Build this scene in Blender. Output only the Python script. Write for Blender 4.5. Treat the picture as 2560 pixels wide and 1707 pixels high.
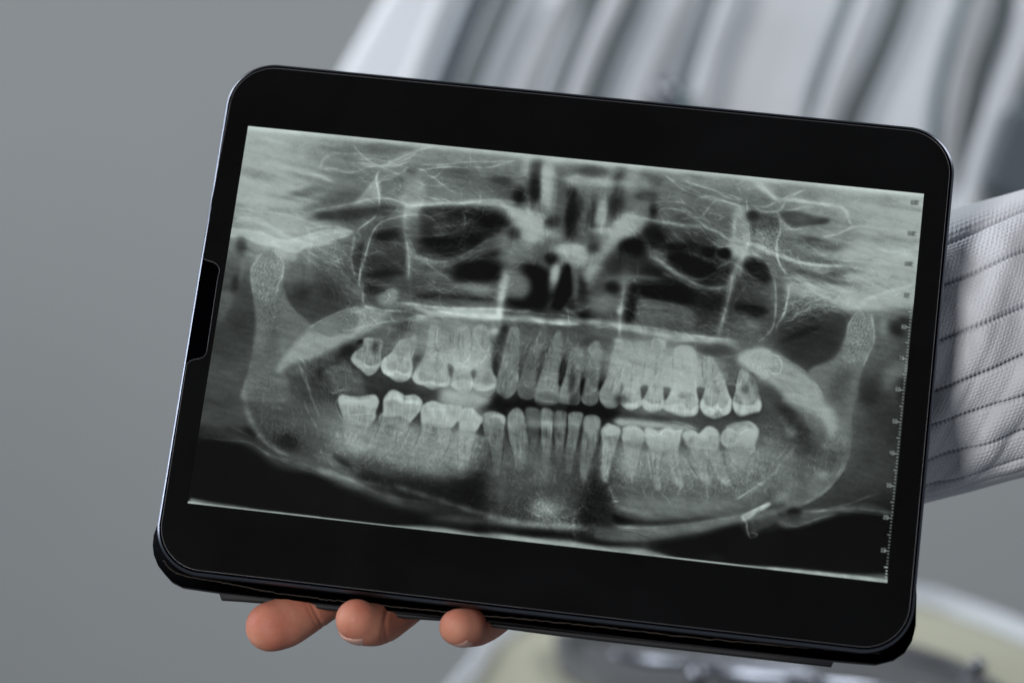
import bpy, bmesh, math, random
import numpy as np
from mathutils import Vector, Matrix

for o in list(bpy.data.objects): bpy.data.objects.remove(o)
scene = bpy.context.scene
C = scene.collection
R = math.radians

# ------------------------------------------------ camera, world, lamps, exposure
CAMZ = 1.2
FPX = 100.0/36.0*2560.0                      # focal length in photograph pixels
cam_d = bpy.data.cameras.new('camera'); cam = bpy.data.objects.new('camera', cam_d); C.objects.link(cam)
cam.location = (0, 0, CAMZ); cam.rotation_euler = (R(90), 0, 0)
cam_d.lens = 100; cam_d.sensor_width = 36; cam_d.clip_start = 0.05; cam_d.clip_end = 60
cam_d.dof.use_dof = True; cam_d.dof.focus_distance = 0.945; cam_d.dof.aperture_fstop = 7.1
scene.camera = cam
world = bpy.data.worlds.new('World'); scene.world = world; world.use_nodes = True
bg = world.node_tree.nodes['Background']; bg.inputs[0].default_value = (0.80, 0.88, 0.97, 1); bg.inputs[1].default_value = 0.16
scene.view_settings.view_transform = 'Standard'; scene.view_settings.look = 'None'
scene.view_settings.exposure = 0; scene.view_settings.gamma = 1; scene.view_settings.use_curve_mapping = False
def area(name, loc, target, size, power, col, sy=None):
    d = bpy.data.lights.new(name, 'AREA'); d.shape = 'RECTANGLE'; d.size = size; d.size_y = sy or size; d.energy = power; d.color = col
    o = bpy.data.objects.new(name, d); C.objects.link(o); o.location = loc
    o.rotation_euler = (Vector(target) - Vector(loc)).to_track_quat('-Z', 'Y').to_euler(); return o
area('softbox_key', (-0.82, -0.78, 1.52), (0.1, 0.95, 1.18), 0.5, 27, (1.0, 0.98, 0.97))
area('side_strip', (-1.30, 1.18, 1.65), (-0.107, 0.952, 1.21), 0.30, 13.0, (0.86, 0.92, 1.0), 0.9)
for lx, pw in ((-1.7, 24), (1.9, 24)):       # two unseen lamps added to brighten the background, spread kept off the tablet
    lo = area('background_fill', (lx, 2.0, 2.75), (0.3 - lx*0.1, 2.9, 1.1), 1.0, pw, (0.95, 0.975, 1.0)); lo.data.spread = R(115)

POSE = [-0.269, 0.080, 0.118, 15.489, 1.997, 940.546]
DISP_TINT = (0.97, 1.13, 1.08)
NOTCH = [(466, 915), (469, 908), (476, 902), (486, 898), (498, 896), (507, 893), (514, 886), (517, 877), (545, 692), (549, 677), (547, 668), (541, 660), (532, 655), (520, 652), (511, 648), (503, 642)]
CASE_LOW = [(2288,1500),(2284,1570),(2275,1605),(2258,1632),(2232,1650),(2187,1661.6),(2125,1655),(2084,1653),(1600,1598),(1254,1556),(900,1521),(549,1483),(505,1476),(455,1469.5),(430,1457),(412,1437),(397,1418),(387,1392),(384.5,1370),(387,1345),(400,1300)][::1]
SPINE_LOW = [(2090,1640),(2078,1666.6),(1900,1646),(1600,1612.6),(1406,1590),(1254.5,1570),(1180,1559),(1108.5,1551),(1019,1545.5),(828,1525),(665,1508),(600,1503),(554.5,1500),(547,1478)]
THREAD = [(2200,1633),(1800,1600),(1500,1566),(1200,1537),(900,1507),(700,1483),(560,1456),(470,1441),(430,1425),(408,1400)]
THREAD2 = [(545,1474),(500,1466),(460,1458),(436,1447)]
FINGERS = [
 # each finger from knuckle to tip: (photo x, y, mm behind the glass, radius mm)
 [(1290,1240,42,11),(1120,1330,40,10.4),(985,1398,34,9.6),(880,1456,27,8.6),(812,1498,20,7.6),(760,1531,15,7.9),(712,1555,11,8.8),(676,1566,8,8.6)],
 [(1380,1310,44,11),(1240,1380,42,10.4),(1120,1440,38,9.6),(1040,1484,31,8.4),(990,1526,22,7.8),(950,1556,13,7.5),(916,1560,5,7.4),(890,1548,0,7.1)],
 [(1480,1370,44,10.4),(1380,1425,44,9.6),(1290,1482,40,8.6),(1240,1530,30,7.4),(1212,1556,21,6.7),(1189,1567,13,6.6),(1165,1568,5,6.6),(1143,1567,1,6.3)],
 [(1580,1410,46,9.0),(1500,1450,46,8.4),(1460,1490,44,7.2),(1420,1515,36,6.6),(1400,1520,28,6.2)],
 # palm rays, thumb, wrist, forearm
 [(1290,1240,42,10.5),(1600,1140,46,13),(1850,1060,50,15)],
 [(1380,1310,44,10.6),(1650,1200,48,14),(1880,1110,52,16)],
 [(1480,1370,44,10.0),(1700,1260,48,13),(1900,1160,52,16)],
 [(1580,1410,46,9.0),(1760,1310,48,12),(1930,1200,52,15)],
 [(1300,900,34,8),(1370,940,32,9),(1480,1000,36,10),(1600,1060,42,13),(1800,1070,48,16)],
 [(1850,1100,54,20),(2050,1040,64,21),(2300,960,74,27),(2600,840,76,34)],
 [(1880,1150,54,16),(2060,1090,62,20),(2300,1010,72,26)],
]
CREASES = [(790,1530,12,752,1548,.35,.4),(780,1536,12,744,1552,.2,.3),(968,1572,8,935,1572,.3,.4),(960,1585,8,928,1580,.2,.3),(1222,1580,10,1190,1580,.28,.4),(1214,1590,10,1184,1586,.18,.3)]
NAILS = [
 # middle of the fingertip x y z, radius there, a point towards the free edge, outward normal (world), length, width
 (897,1558,3,6.95,868,1543,-5,(-0.38,-0.36,-0.85),8.8,10),
 (1154,1571,3,6.05,1124,1562,-4,(-0.28,-0.40,-0.87),7.8,8.8),
 (690,1563,9,8.4,655,1560,5,(-0.75,0.05,-0.75),11.0,10.5),
]
SEAM0 = [518,592,685,814.5,931.7,1017.5,1106,1174,1206,1234]
SEAM1 = [473.5,523,617,748,863,965,1054,1127,1160,1190]
SLV_D = 994.0
HOSES = [
 # material, mm in front of the housing, path, radius
 ('w',.012,[(1140,-60),(1100,30),(1040,185),(960,400)],.007),
 ('s',.022,[(1225,-60),(1190,10),(1120,180),(1030,420)],.0075),
 ('o',.030,[(1290,-60),(1255,10),(1178,190),(1085,420)],.0085),
 ('l',.015,[(1440,-60),(1395,20),(1310,200),(1220,420)],.012),
 ('w',.018,[(1500,-60),(1470,20),(1420,110),(1370,230),(1330,360)],.007),
 ('o',.022,[(1505,-60),(1480,10),(1452,90),(1420,180),(1380,330)],.0068),
 ('l',.026,[(1560,-60),(1530,10),(1480,120),(1430,250),(1390,360)],.006),
 ('o',.020,[(1610,-60),(1580,20),(1530,130),(1480,260),(1440,380)],.0062),
 ('l',.012,[(1720,-60),(1690,20),(1620,180),(1560,350)],.014),
 ('s',.024,[(1800,-60),(1775,20),(1735,130),(1705,230),(1690,330)],.0042),
 ('l',.030,[(1835,-60),(1815,10),(1775,120),(1740,260),(1725,340)],.0052),
 ('t',.026,[(2140,-60),(2115,15),(2070,130),(2030,250),(2010,360)],.0045),
 ('l',.028,[(2185,-60),(2160,20),(2110,150),(2065,270),(2040,360)],.0072),
 ('o',.018,[(2270,-60),(2240,40),(2190,160),(2130,290),(2110,370)],.0068),
 ('t',.028,[(2430,-60),(2405,20),(2370,130),(2340,260),(2330,400)],.0050),
 ('l',.020,[(2460,-60),(2450,40),(2410,180),(2380,330),(2370,480)],.0062),
 ('o',.016,[(2520,-60),(2500,60),(2450,200),(2420,340),(2400,470)],.0070),
 ('l',.026,[(2590,-60),(2550,120),(2490,280),(2440,440),(2420,560)],.0085),
 ('t',.020,[(2640,0),(2600,160),(2545,320),(2500,470),(2480,560)],.0080),
]
CASSETTE = [(1385,1580),(1400,1640),(1520,1705),(1640,1760),(2640,1800),(2490,1700),(2440,1668),(2380,1640),(2280,1608),(1900,1560),(1600,1552)]
TOOLS = [
 ('dental_probe','blurred steel probe lying along the dark cassette beside the round bright ball added there','s',0,[(1770,1668,.016),(1850,1688,.016),(2150,1715,.016),(2300,1740,.016)],.0045),
 ('dental_mirror','blurred steel mirror handle at the right end of the dark cassette','s',0,[(2425,1690,.02),(2400,1720,.02),(2300,1760,.018),(2100,1790,.016)],.0035),
 ('dental_scaler','blurred steel scaler nearest the tablet case, left part of the dark cassette','s',0,[(1560,1640,.016),(1640,1652,.016),(1850,1665,.016),(2050,1680,.016)],.0032),
]
BALLS = [(1743,1688,.024,.0056,'round blurred steel ball added for its highlight, brighter and left of the two on the cassette'),(2446,1662,.026,.0042,'small blurred steel ball added for its highlight at the right end of the cassette')]
# ------------------------------------------------ placing: photograph pixel + distance -> point in the room
def W(x, y, d): return Vector(((x-1280.0)/FPX*d, d, CAMZ-(y-853.5)/FPX*d))
def rodr(r):
    th = np.linalg.norm(r); k = r/th; K = np.array([[0,-k[2],k[1]],[k[2],0,-k[0]],[-k[1],k[0],0]])
    return np.eye(3)+math.sin(th)*K+(1-math.cos(th))*K@K
TR = rodr(np.array(POSE[:3])); TT = np.array(POSE[3:6])/1000
def cam2w(q): return Vector((q[0], q[2], CAMZ-q[1]))
M4 = Matrix.Identity(4)
_o = cam2w(TT)
for i in range(3):
    v = cam2w(TT+TR[:, i]) - _o
    for j in range(3): M4[j][i] = v[j]
for j in range(3): M4[j][3] = _o[j]
# tablet-local axes: x right, y down, z away from the viewer (metres). mirrored, so build points in the world
def TL(x, y, z): return M4 @ Vector((x/1000, y/1000, z/1000))
def unproj(sx, sy, zl):
    """local (x, y) mm of the point where the sight line of a photograph pixel meets the plane zl mm behind the glass"""
    d = np.array([(sx-1280.0)/FPX, (sy-853.5)/FPX, 1.0]); n = TR[:, 2]; p0 = TT + n*zl/1000
    t = (p0@n)/(d@n); q = TR.T@(d*t - TT)*1000
    return q[0], q[1]
def PS(sx, sy, zl):
    x, y = unproj(sx, sy, zl); return TL(x, y, zl)
TC = TL(0, 0, 0)

# ------------------------------------------------ helpers
def mat(name, col, rough=0.5, metal=0.0, spec=0.5, sss=0.0, bump=None, var=None, sheen=0.0, coat=0.0):
    m = bpy.data.materials.new(name); m.use_nodes = True; nt = m.node_tree; b = nt.nodes['Principled BSDF']
    b.inputs['Base Color'].default_value = (*col, 1); b.inputs['Roughness'].default_value = rough
    b.inputs['Metallic'].default_value = metal; b.inputs['Specular IOR Level'].default_value = spec
    b.inputs['Coat Weight'].default_value = coat; b.inputs['Sheen Weight'].default_value = sheen
    if sss:
        b.inputs['Subsurface Weight'].default_value = sss; b.inputs['Subsurface Radius'].default_value = (1.0, 0.35, 0.18)
        b.inputs['Subsurface Scale'].default_value = 0.0035
    tc = nt.nodes.new('ShaderNodeTexCoord')
    if var:   # (scale, amount): slow tone variation
        n = nt.nodes.new('ShaderNodeTexNoise'); n.inputs['Scale'].default_value = var[0]; n.inputs['Detail'].default_value = 5
        nt.links.new(tc.outputs['Object'], n.inputs['Vector'])
        r = nt.nodes.new('ShaderNodeValToRGB'); k = var[1]
        r.color_ramp.elements[0].position = 0.3; r.color_ramp.elements[1].position = 0.7
        c2 = var[2] if len(var) > 2 else tuple(c*(1-k) for c in col)
        r.color_ramp.elements[0].color = (*c2, 1); r.color_ramp.elements[1].color = (*[min(1, c*(1+k*0.4)) for c in col], 1)
        nt.links.new(n.outputs['Fac'], r.inputs[0]); nt.links.new(r.outputs[0], b.inputs['Base Color'])
    if bump:  # (scale, distance)
        n = nt.nodes.new('ShaderNodeTexNoise'); n.inputs['Scale'].default_value = bump[0]; n.inputs['Detail'].default_value = 4
        nt.links.new(tc.outputs['Object'], n.inputs['Vector'])
        bp = nt.nodes.new('ShaderNodeBump'); bp.inputs['Distance'].default_value = bump[1]; bp.inputs['Strength'].default_value = 0.6
        nt.links.new(n.outputs['Fac'], bp.inputs['Height']); nt.links.new(bp.outputs[0], b.inputs['Normal'])
    return m
def empty(name, loc, label, cat, group=None):
    o = bpy.data.objects.new(name, None); C.objects.link(o); o.location = loc; o.empty_display_size = 0.02
    o['label'] = label; o['category'] = cat
    if group: o['group'] = group
    return o
def link(name, me, m, parent=None, smooth=True):
    o = bpy.data.objects.new(name, me); C.objects.link(o); me.materials.append(m)
    if smooth:
        for p in me.polygons: p.use_smooth = True
    if parent is not None:
        o.parent = parent; o.matrix_parent_inverse = Matrix.Translation(-Vector(parent.location))
    return o
def mesh(name, verts, faces, m, parent=None, smooth=True, fix=True):
    me = bpy.data.meshes.new(name); me.from_pydata([tuple(v) for v in verts], [], faces)
    if fix:
        bm = bmesh.new(); bm.from_mesh(me); bmesh.ops.recalc_face_normals(bm, faces=bm.faces); bm.to_mesh(me); bm.free()
    return link(name, me, m, parent, smooth)
def autosharp(o, ang=35):
    me = o.data; bm = bmesh.new(); bm.from_mesh(me)
    for e in bm.edges:
        e.smooth = not (len(e.link_faces) == 2 and e.calc_face_angle(0) > R(ang))
    bm.to_mesh(me); bm.free()
def rrect(x0, x1, y0, y1, r, n=14):
    pts = []
    for cx, cy, a0 in ((x1-r, y0+r, -90), (x1-r, y1-r, 0), (x0+r, y1-r, 90), (x0+r, y0+r, 180)):
        for i in range(n+1):
            a = R(a0 + 90*i/n); pts.append((cx+r*math.cos(a), cy+r*math.sin(a)))
    return pts
def inset(pts, d):
    P = np.array(pts); a = np.roll(P, 1, 0); b = np.roll(P, -1, 0); t = b-a; t /= np.linalg.norm(t, axis=1)[:, None] + 1e-12
    n = np.c_[-t[:, 1], t[:, 0]]
    c = P.mean(0)
    area2 = np.sum(P[:, 0]*b[:, 1]-b[:, 0]*P[:, 1])
    if area2 < 0: n = -n
    return [tuple(p) for p in P + n*d]
def slab(name, outline, prof, m, parent, sharp=35):
    """outline in tablet-local mm; prof = list of (inset, z); capped at both ends"""
    V = []; F = []; n = len(outline)
    for d, z in prof:
        for x, y in (inset(outline, d) if d else outline): V.append(TL(x, y, z))
    for k in range(len(prof)-1):
        for i in range(n):
            j = (i+1) % n; F.append((k*n+i, k*n+j, (k+1)*n+j, (k+1)*n+i))
    F.append(tuple(range(n))); F.append(tuple(range((len(prof)-1)*n, len(prof)*n))[::-1])
    o = mesh(name, V, F, m, parent); autosharp(o, sharp); return o
def tube(P, rad, n=12, cap=True, closed=False):
    P = [Vector(p) for p in P]; V = []; F = []; N = len(P)
    rr = rad if isinstance(rad, (list, tuple)) else [rad]*N
    up = Vector((0.13, 0.2, 0.97))
    for i, p in enumerate(P):
        a = P[(i-1) % N] if closed else P[max(i-1, 0)]; b = P[(i+1) % N] if closed else P[min(i+1, N-1)]
        t = (b-a).normalized(); s = t.cross(up)
        if s.length < 1e-3: s = t.cross(Vector((1, 0, 0)))
        s.normalize(); u = s.cross(t).normalized()
        for k in range(n):
            an = 2*math.pi*k/n; V.append(p + (s*math.cos(an)+u*math.sin(an))*rr[i])
    for i in range(N if closed else N-1):
        j = (i+1) % N
        for k in range(n):
            l = (k+1) % n; F.append((i*n+k, i*n+l, j*n+l, j*n+k))
    if cap and not closed: F.append(tuple(range(n))[::-1]); F.append(tuple(range((N-1)*n, N*n)))
    return V, F
def cr(P, n=8):
    P = [Vector(p) for p in P]; Q = [2*P[0]-P[1]] + P + [2*P[-1]-P[-2]]; out = []
    for i in range(1, len(Q)-2):
        a, b, c, d = Q[i-1:i+3]
        for k in range(n):
            t = k/n; out.append(0.5*((2*b)+(c-a)*t+(2*a-5*b+4*c-d)*t*t+(3*b-a-3*c+d)*t**3))
    out.append(P[-1]); return out
def merge(parts):
    V = []; F = []
    for v, f in parts:
        k = len(V); V += list(v); F += [tuple(i+k for i in q) for q in f]
    return V, F
def box_w(c, sx, sy, sz, rz=0, ry=0):
    M = Matrix.Translation(Vector(c)) @ Matrix.Rotation(rz, 4, 'Z') @ Matrix.Rotation(ry, 4, 'Y')
    V = [M @ Vector((x*sx/2, y*sy/2, z*sz/2)) for x in (-1, 1) for y in (-1, 1) for z in (-1, 1)]
    return V, [(0,1,3,2),(4,6,7,5),(0,4,5,1),(2,3,7,6),(0,2,6,4),(1,5,7,3)]
def bevel(o, w, seg=3):
    md = o.modifiers.new('bevel', 'BEVEL'); md.width = w; md.segments = seg; md.limit_method = 'ANGLE'

# ------------------------------------------------ materials
m_metal = mat('space_grey_aluminium', (0.14, 0.15, 0.18), 0.32, 1.0, bump=(900, 0.00002))
m_glass = mat('black_cover_glass', (0.0002, 0.0002, 0.0006), 0.10, spec=0.03)
m_felt = mat('black_case_fabric', (0.028, 0.028, 0.032), 0.85, spec=0.25, bump=(2600, 0.0004))
m_spine = mat('black_smooth_case_skin', (0.012, 0.0125, 0.014), 0.6, spec=0.3, bump=(500, 0.0001))
m_thread = mat('brown_edge_thread', (0.036, 0.030, 0.026), 0.8, spec=0.2, bump=(3000, 0.0004))
m_filmedge = mat('film_edge', (0.10, 0.10, 0.11), 0.3)
m_wall = mat('grey_wall_paint', (0.228, 0.240, 0.246), 0.9, spec=0.1, var=(1.1, 0.10))

# ---- panoramic radiograph shown on the display, drawn stroke by stroke into a luminance grid ----
XW, XH = 1200, 696
XQ = np.array([[620.4,315.5],[2309.9,484.9],[2218.2,1456.3],[469.1,1257.1]])
def homog(src, dst):
    A = []
    for (x, y), (u, v) in zip(src, dst):
        A.append([x, y, 1, 0, 0, 0, -u*x, -u*y]); A.append([0, 0, 0, x, y, 1, -v*x, -v*y])
    h = np.linalg.solve(np.array(A, float), np.array(dst, float).ravel())
    return np.append(h, 1).reshape(3, 3)
XHM = homog(XQ, [(0, 0), (XW-1, 0), (XW-1, XH-1), (0, XH-1)])
def x_map(P):
    P = np.asarray(P, float); q = np.c_[P, np.ones(len(P))] @ XHM.T
    return q[:, :2] / q[:, 2:]
XS = XW / 1700.0
def x_gauss(a, s):
    if s < 0.3: return a
    r = int(3*s) + 1
    k = np.exp(-0.5*(np.arange(-r, r+1)/s)**2); k /= k.sum()
    n0 = a.shape[0] + 2*r; n1 = a.shape[1] + 2*r
    b = np.pad(a, r, mode='edge')
    o = np.zeros((a.shape[0], n1)) 
    for i, w in enumerate(k): o += w*b[i:i+a.shape[0]]
    p = np.zeros_like(a)
    for i, w in enumerate(k): p += w*o[:, i:i+a.shape[1]]
    return p
def x_spline(P, closed, n=8):
    P = np.asarray(P, float)
    if len(P) < 3 and not closed:
        t = np.linspace(0, 1, n*2)[:, None]; return P[0]*(1-t) + P[-1]*t
    Q = np.vstack([P[-1], P, P[0], P[1]]) if closed else np.vstack([2*P[0]-P[1], P, 2*P[-1]-P[-2]])
    out = []
    for i in range(1, len(Q)-2):
        a, b, c, d = Q[i-1], Q[i], Q[i+1], Q[i+2]
        t = np.linspace(0, 1, n, endpoint=False)[:, None]
        out.append(0.5*((2*b) + (c-a)*t + (2*a-5*b+4*c-d)*t**2 + (3*b-a-3*c+d)*t**3))
    if not closed: out.append(P[-1:])
    return np.vstack(out)
def x_box(P, m):
    x0, y0 = np.floor(P.min(0) - m).astype(int); x1, y1 = np.ceil(P.max(0) + m).astype(int) + 1
    x0 = max(x0, 0); y0 = max(y0, 0); x1 = min(x1, XW); y1 = min(y1, XH)
    return (x0, y0, x1, y1) if x1 > x0 + 1 and y1 > y0 + 1 else None
def x_mask(P, blur):
    P = np.asarray(P); s = max(blur*XS, 0.35)
    bb = x_box(P, 3*s + 2)
    if not bb: return None, None
    x0, y0, x1, y1 = bb
    ss = 2
    W, H = (x1-x0)*ss, (y1-y0)*ss
    X = (P[:, 0]-x0+0.5)*ss; Y = (P[:, 1]-y0+0.5)*ss
    M = np.zeros((H, W+1))
    X2 = np.roll(X, -1); Y2 = np.roll(Y, -1)
    for xa, ya, xb, yb in zip(X, Y, X2, Y2):
        if ya == yb: continue
        sg = 1 if yb > ya else -1
        if sg < 0: xa, ya, xb, yb = xb, yb, xa, ya
        r0 = max(int(np.ceil(ya-0.5)), 0); r1 = min(int(np.ceil(yb-0.5)), H)
        if r1 <= r0: continue
        r = np.arange(r0, r1)
        xc = xa + (r+0.5-ya)/(yb-ya)*(xb-xa)
        np.add.at(M, (r, np.clip(np.ceil(xc-0.5).astype(int), 0, W)), sg)
    M = np.abs(np.cumsum(M, 1))[:, :W].clip(0, 1)
    M = M.reshape(H//ss, ss, W//ss, ss).mean((1, 3))
    return bb, x_gauss(M, s)
def x_line(P, sig, taper=True):
    s = max(sig*XS, 0.55)
    seg = np.linalg.norm(np.diff(P, axis=0), axis=1); L = np.r_[0, np.cumsum(seg)]
    if L[-1] < 0.5: return None, None
    n = max(int(L[-1]/(0.6*s)), 3); t = np.linspace(0, L[-1], n)
    Q = np.c_[np.interp(t, L, P[:, 0]), np.interp(t, L, P[:, 1])]
    bb = x_box(Q, 3.2*s)
    if not bb: return None, None
    x0, y0, x1, y1 = bb; M = np.zeros((y1-y0, x1-x0))
    f = np.clip(np.minimum(t, L[-1]-t)/(min(0.25*L[-1], 14*XS)+1e-6), 0.15, 1) if taper else np.ones(n)
    ph = (P[0, 0]*1.7 + P[0, 1]*2.3 + n) % 6.28
    if taper: f = f*np.clip(0.80 + 0.22*np.sin(t/(9*XS) + ph) + 0.16*np.sin(t/(3.7*XS) + 2.1*ph), 0.3, 1.15)
    r = int(3.2*s) + 1
    gain = 0.6/np.sqrt(2*np.pi)
    for (x, y), w in zip(Q, f):
        a, b = int(round(x)), int(round(y))
        xa, xb = max(a-r, x0), min(a+r+1, x1); ya, yb = max(b-r, y0), min(b+r+1, y1)
        if xa >= xb or ya >= yb: continue
        M[ya-y0:yb-y0, xa-x0:xb-x0] += w*np.exp(-0.5*((np.arange(xa, xb)-x)/s)**2)[None]*np.exp(-0.5*((np.arange(ya, yb)-y)/s)**2)[:, None]
    return bb, M*gain
XR = np.random.RandomState(5)
XN0 = XR.randn(XH, XW)
def x_noise(len_, wid, ang, seed):
    # oriented filtered noise through an anisotropic gaussian in the frequency domain
    R = np.random.RandomState(seed); N = R.randn(XH, XW)
    fy = np.fft.fftfreq(XH)[:, None]; fx = np.fft.rfftfreq(XW)[None]
    c, s = np.cos(np.radians(ang)), np.sin(np.radians(ang))
    u = fx*c + fy*s; v = -fx*s + fy*c
    a, b = len_*XS, wid*XS
    F = np.exp(-2*np.pi**2*((u*a)**2 + (v*b)**2)) - 0.6*np.exp(-2*np.pi**2*((u*a*2.2)**2 + (v*b*2.2)**2))
    o = np.fft.irfft2(np.fft.rfft2(N)*F, s=(XH, XW))
    return o/o.std()
XCACHE = {}
def x_cached(l, w, a, seed):
    k = (l, w, a, seed)
    if k not in XCACHE: XCACHE[k] = x_noise(l, w, a, seed)
    return XCACHE[k]
def radiograph(base, text):
    yy, xx = np.mgrid[0:XH, 0:XW]
    # base tones
    B = np.array([float(t) for t in base.split()]).reshape(-1, 3)
    C = x_map(B[:, :2]); st = 6
    gy, gx = np.mgrid[0:XH+st:st, 0:XW+st:st]
    num = np.zeros(gy.shape); den = np.zeros(gy.shape) + 1e-9; s1 = 30*XS*1.25
    for (x, y), v in zip(C, B[:, 2]):
        d2 = (gx-x)**2 + (gy-y)**2
        w = np.exp(-0.5*d2/s1**2) + 1e-4/(1 + d2/s1**2)**2
        num += w*v; den += w
    g = num/den
    fx = xx/st; fy = yy/st; ix = fx.astype(int); iy = fy.astype(int); fx = fx-ix; fy = fy-iy
    ix1 = np.minimum(ix+1, g.shape[1]-1); iy1 = np.minimum(iy+1, g.shape[0]-1)
    L = g[iy, ix]*(1-fx)*(1-fy) + g[iy, ix1]*fx*(1-fy) + g[iy1, ix]*(1-fx)*fy + g[iy1, ix1]*fx*fy
    L = x_gauss(L, 4)
    ox = oy = 0.0; sc = 3.92
    for ln in text.splitlines():
        t = ln.split('#')[0].split()
        if not t: continue
        op = t[0]; v = [float(q) for q in t[1:]]
        if op == '@': ox, oy = v[0], v[1]; sc = v[2] if len(v) > 2 else 3.92; continue
        k = {'s': 2, 'f': 3, 'p': 3, 'a': 2, 'g': 5, 'n': 5, 'r': 4, 'h': 4, 'w': 6, 'b': 3}[op]
        arg = v[:k]; P = np.array(v[k:]).reshape(-1, 2)/sc + [ox, oy]
        if op == 's':
            thin = arg[0] <= 4.6
            bb, M = x_line(x_map(x_spline(P, False)), arg[0]*(0.72 if thin else 1))
            if bb: x0, y0, x1, y1 = bb; L[y0:y1, x0:x1] += arg[1]*M*(0.66 if thin else 1)
            if thin and arg[1] > 0:      # a faint wider veil beside every bone line
                bb, M = x_line(x_map(x_spline(P, False)), arg[0]*2.6 + 1)
                if bb: x0, y0, x1, y1 = bb; L[y0:y1, x0:x1] += arg[1]*0.16*M
        elif op in 'fp':
            bb, M = x_mask(x_map(x_spline(P, True) if op == 'f' else P), arg[2]*(1.35 if op == 'f' else 1))
            if bb: x0, y0, x1, y1 = bb; R = L[y0:y1, x0:x1]; R += arg[1]*M*(arg[0]-R)
            if bb and op == 'f' and arg[1] >= 0.84 and arg[0] >= 0.4 and arg[2] < 2.4:   # a tooth or bone: bright rim, dark line round it
                D = M - x_gauss(M, 3.0); R += 0.06*D + 0.02*M*x_cached(9, 5, 70, 41)[y0:y1, x0:x1] + 0.012*M*x_cached(9, 1.3, 90, 42)[y0:y1, x0:x1]
        elif op == 'a':
            bb, M = x_mask(x_map(x_spline(P, True)), arg[1])
            if bb: x0, y0, x1, y1 = bb; L[y0:y1, x0:x1] += arg[0]*M
        elif op == 'g':
            val, al, rx, ry, an = arg
            for p in P:
                c = x_map([p, p+[1, 0]]); sl = np.arctan2(*(c[1]-c[0])[::-1])
                th = sl + np.radians(an); rX, rY = rx*XS, ry*XS
                m = 3*max(rX, rY); bb = x_box(c[:1], m)
                if not bb: continue
                x0, y0, x1, y1 = bb; Y, X = np.mgrid[y0:y1, x0:x1]; X = X-c[0, 0]; Y = Y-c[0, 1]
                u = X*np.cos(th)+Y*np.sin(th); w = -X*np.sin(th)+Y*np.cos(th)
                M = al*np.exp(-0.5*((u/rX)**2+(w/rY)**2)**1.4); R = L[y0:y1, x0:x1]; R += M*(val-R)
        elif op == 'n':   # amp len wid ang blur : textured patch
            amp, le, wi, an, bl = arg
            bb, M = x_mask(x_map(x_spline(P, True)), bl*1.5 + 3)
            if bb:
                x0, y0, x1, y1 = bb; N = x_cached(le, wi, an, 11)[y0:y1, x0:x1]
                L[y0:y1, x0:x1] += 0.22*amp*M*N*(0.3 + L[y0:y1, x0:x1]*1.2)
        elif op == 'r':   # amp len wid ang : ridged (trabecular) web
            amp, le, wi, an = arg
            bb, M = x_mask(x_map(x_spline(P, True)), 9)
            if bb:
                x0, y0, x1, y1 = bb; N = x_cached(le, wi, an, 23)[y0:y1, x0:x1]
                R = np.exp(-(N/0.33)**2) - 0.35
                L[y0:y1, x0:x1] += amp*M*R
        elif op == 'w':   # wisps: amp count length angle spread sigma, scattered through a patch
            amp, cnt, le, an, spr, sg = arg
            bb, M = x_mask(x_map(x_spline(P, True)), 5)
            if not bb: continue
            R = np.random.RandomState(int(abs(P[0, 0]*7 + cnt) % 99991)); x0, y0, x1, y1 = bb
            k = 0
            for _ in range(int(cnt)*6):
                x = R.uniform(x0, x1-1); y = R.uniform(y0, y1-1); m = M[int(y)-y0, int(x)-x0]
                if m < 0.25: continue
                k += 1
                if k > cnt: break
                a = np.radians(an + R.randn()*spr); l = le*XS*R.uniform(.4, 1.3); b = R.randn()*0.5
                q = [np.array([x, y])]
                for j in range(4):
                    q.append(q[-1] + l/4*np.array([np.cos(a), np.sin(a)])); a += b*0.5 + R.randn()*0.25
                b2, M2 = x_line(x_spline(q, False, 4), sg*R.uniform(.7, 1.5))
                if b2: L[b2[1]:b2[3], b2[0]:b2[2]] += amp*m*R.choice([1, 1, -.8])*R.uniform(.3, 1)*M2
        elif op == 'b':   # soften: sigma alpha blur, inside a patch
            bb, M = x_mask(x_map(x_spline(P, True)), arg[2])
            if bb: x0, y0, x1, y1 = bb; R = L[y0:y1, x0:x1]; R += arg[1]*M*(x_gauss(R, arg[0]*XS) - R)
        elif op == 'h':   # hairs: amp length spacing angle, radiating across a path
            amp, le, sp, an = arg
            C = x_map(x_spline(P, False)); seg = np.r_[0, np.cumsum(np.linalg.norm(np.diff(C, axis=0), axis=1))]
            R = np.random.RandomState(int(abs(P[0, 0])))
            for q in np.arange(0, seg[-1], sp*XS):
                q += R.randn()*sp*XS*0.3
                x = np.interp(q, seg, C[:, 0]) + R.randn(); y = np.interp(q, seg, C[:, 1]) + R.randn()*2
                a = np.radians(an + R.randn()*12); l = le*XS*R.uniform(.4, 1)
                bb, M = x_line(np.array([[x, y], [x+l*.5*np.cos(a)+R.randn()*.6, y+l*.5*np.sin(a)+R.randn()*.6], [x+l*np.cos(a), y+l*np.sin(a)]]), 1.1)
                if bb: x0, y0, x1, y1 = bb; L[y0:y1, x0:x1] += amp*R.uniform(.5, 1)*M
    # fine grain, then the edge enhancement of the radiograph's own processing
    N1 = x_cached(1.6, 1.6, 0, 31); N2 = x_cached(5, 3, 10, 32); N3 = x_cached(26, 4, 8, 33); N4 = x_cached(14, 12, 0, 34)
    L = L + (0.005*N1 + 0.006*N2 + 0.008*N3 + 0.008*N4)*np.clip(L*2.2, 0.05, 1)
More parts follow.
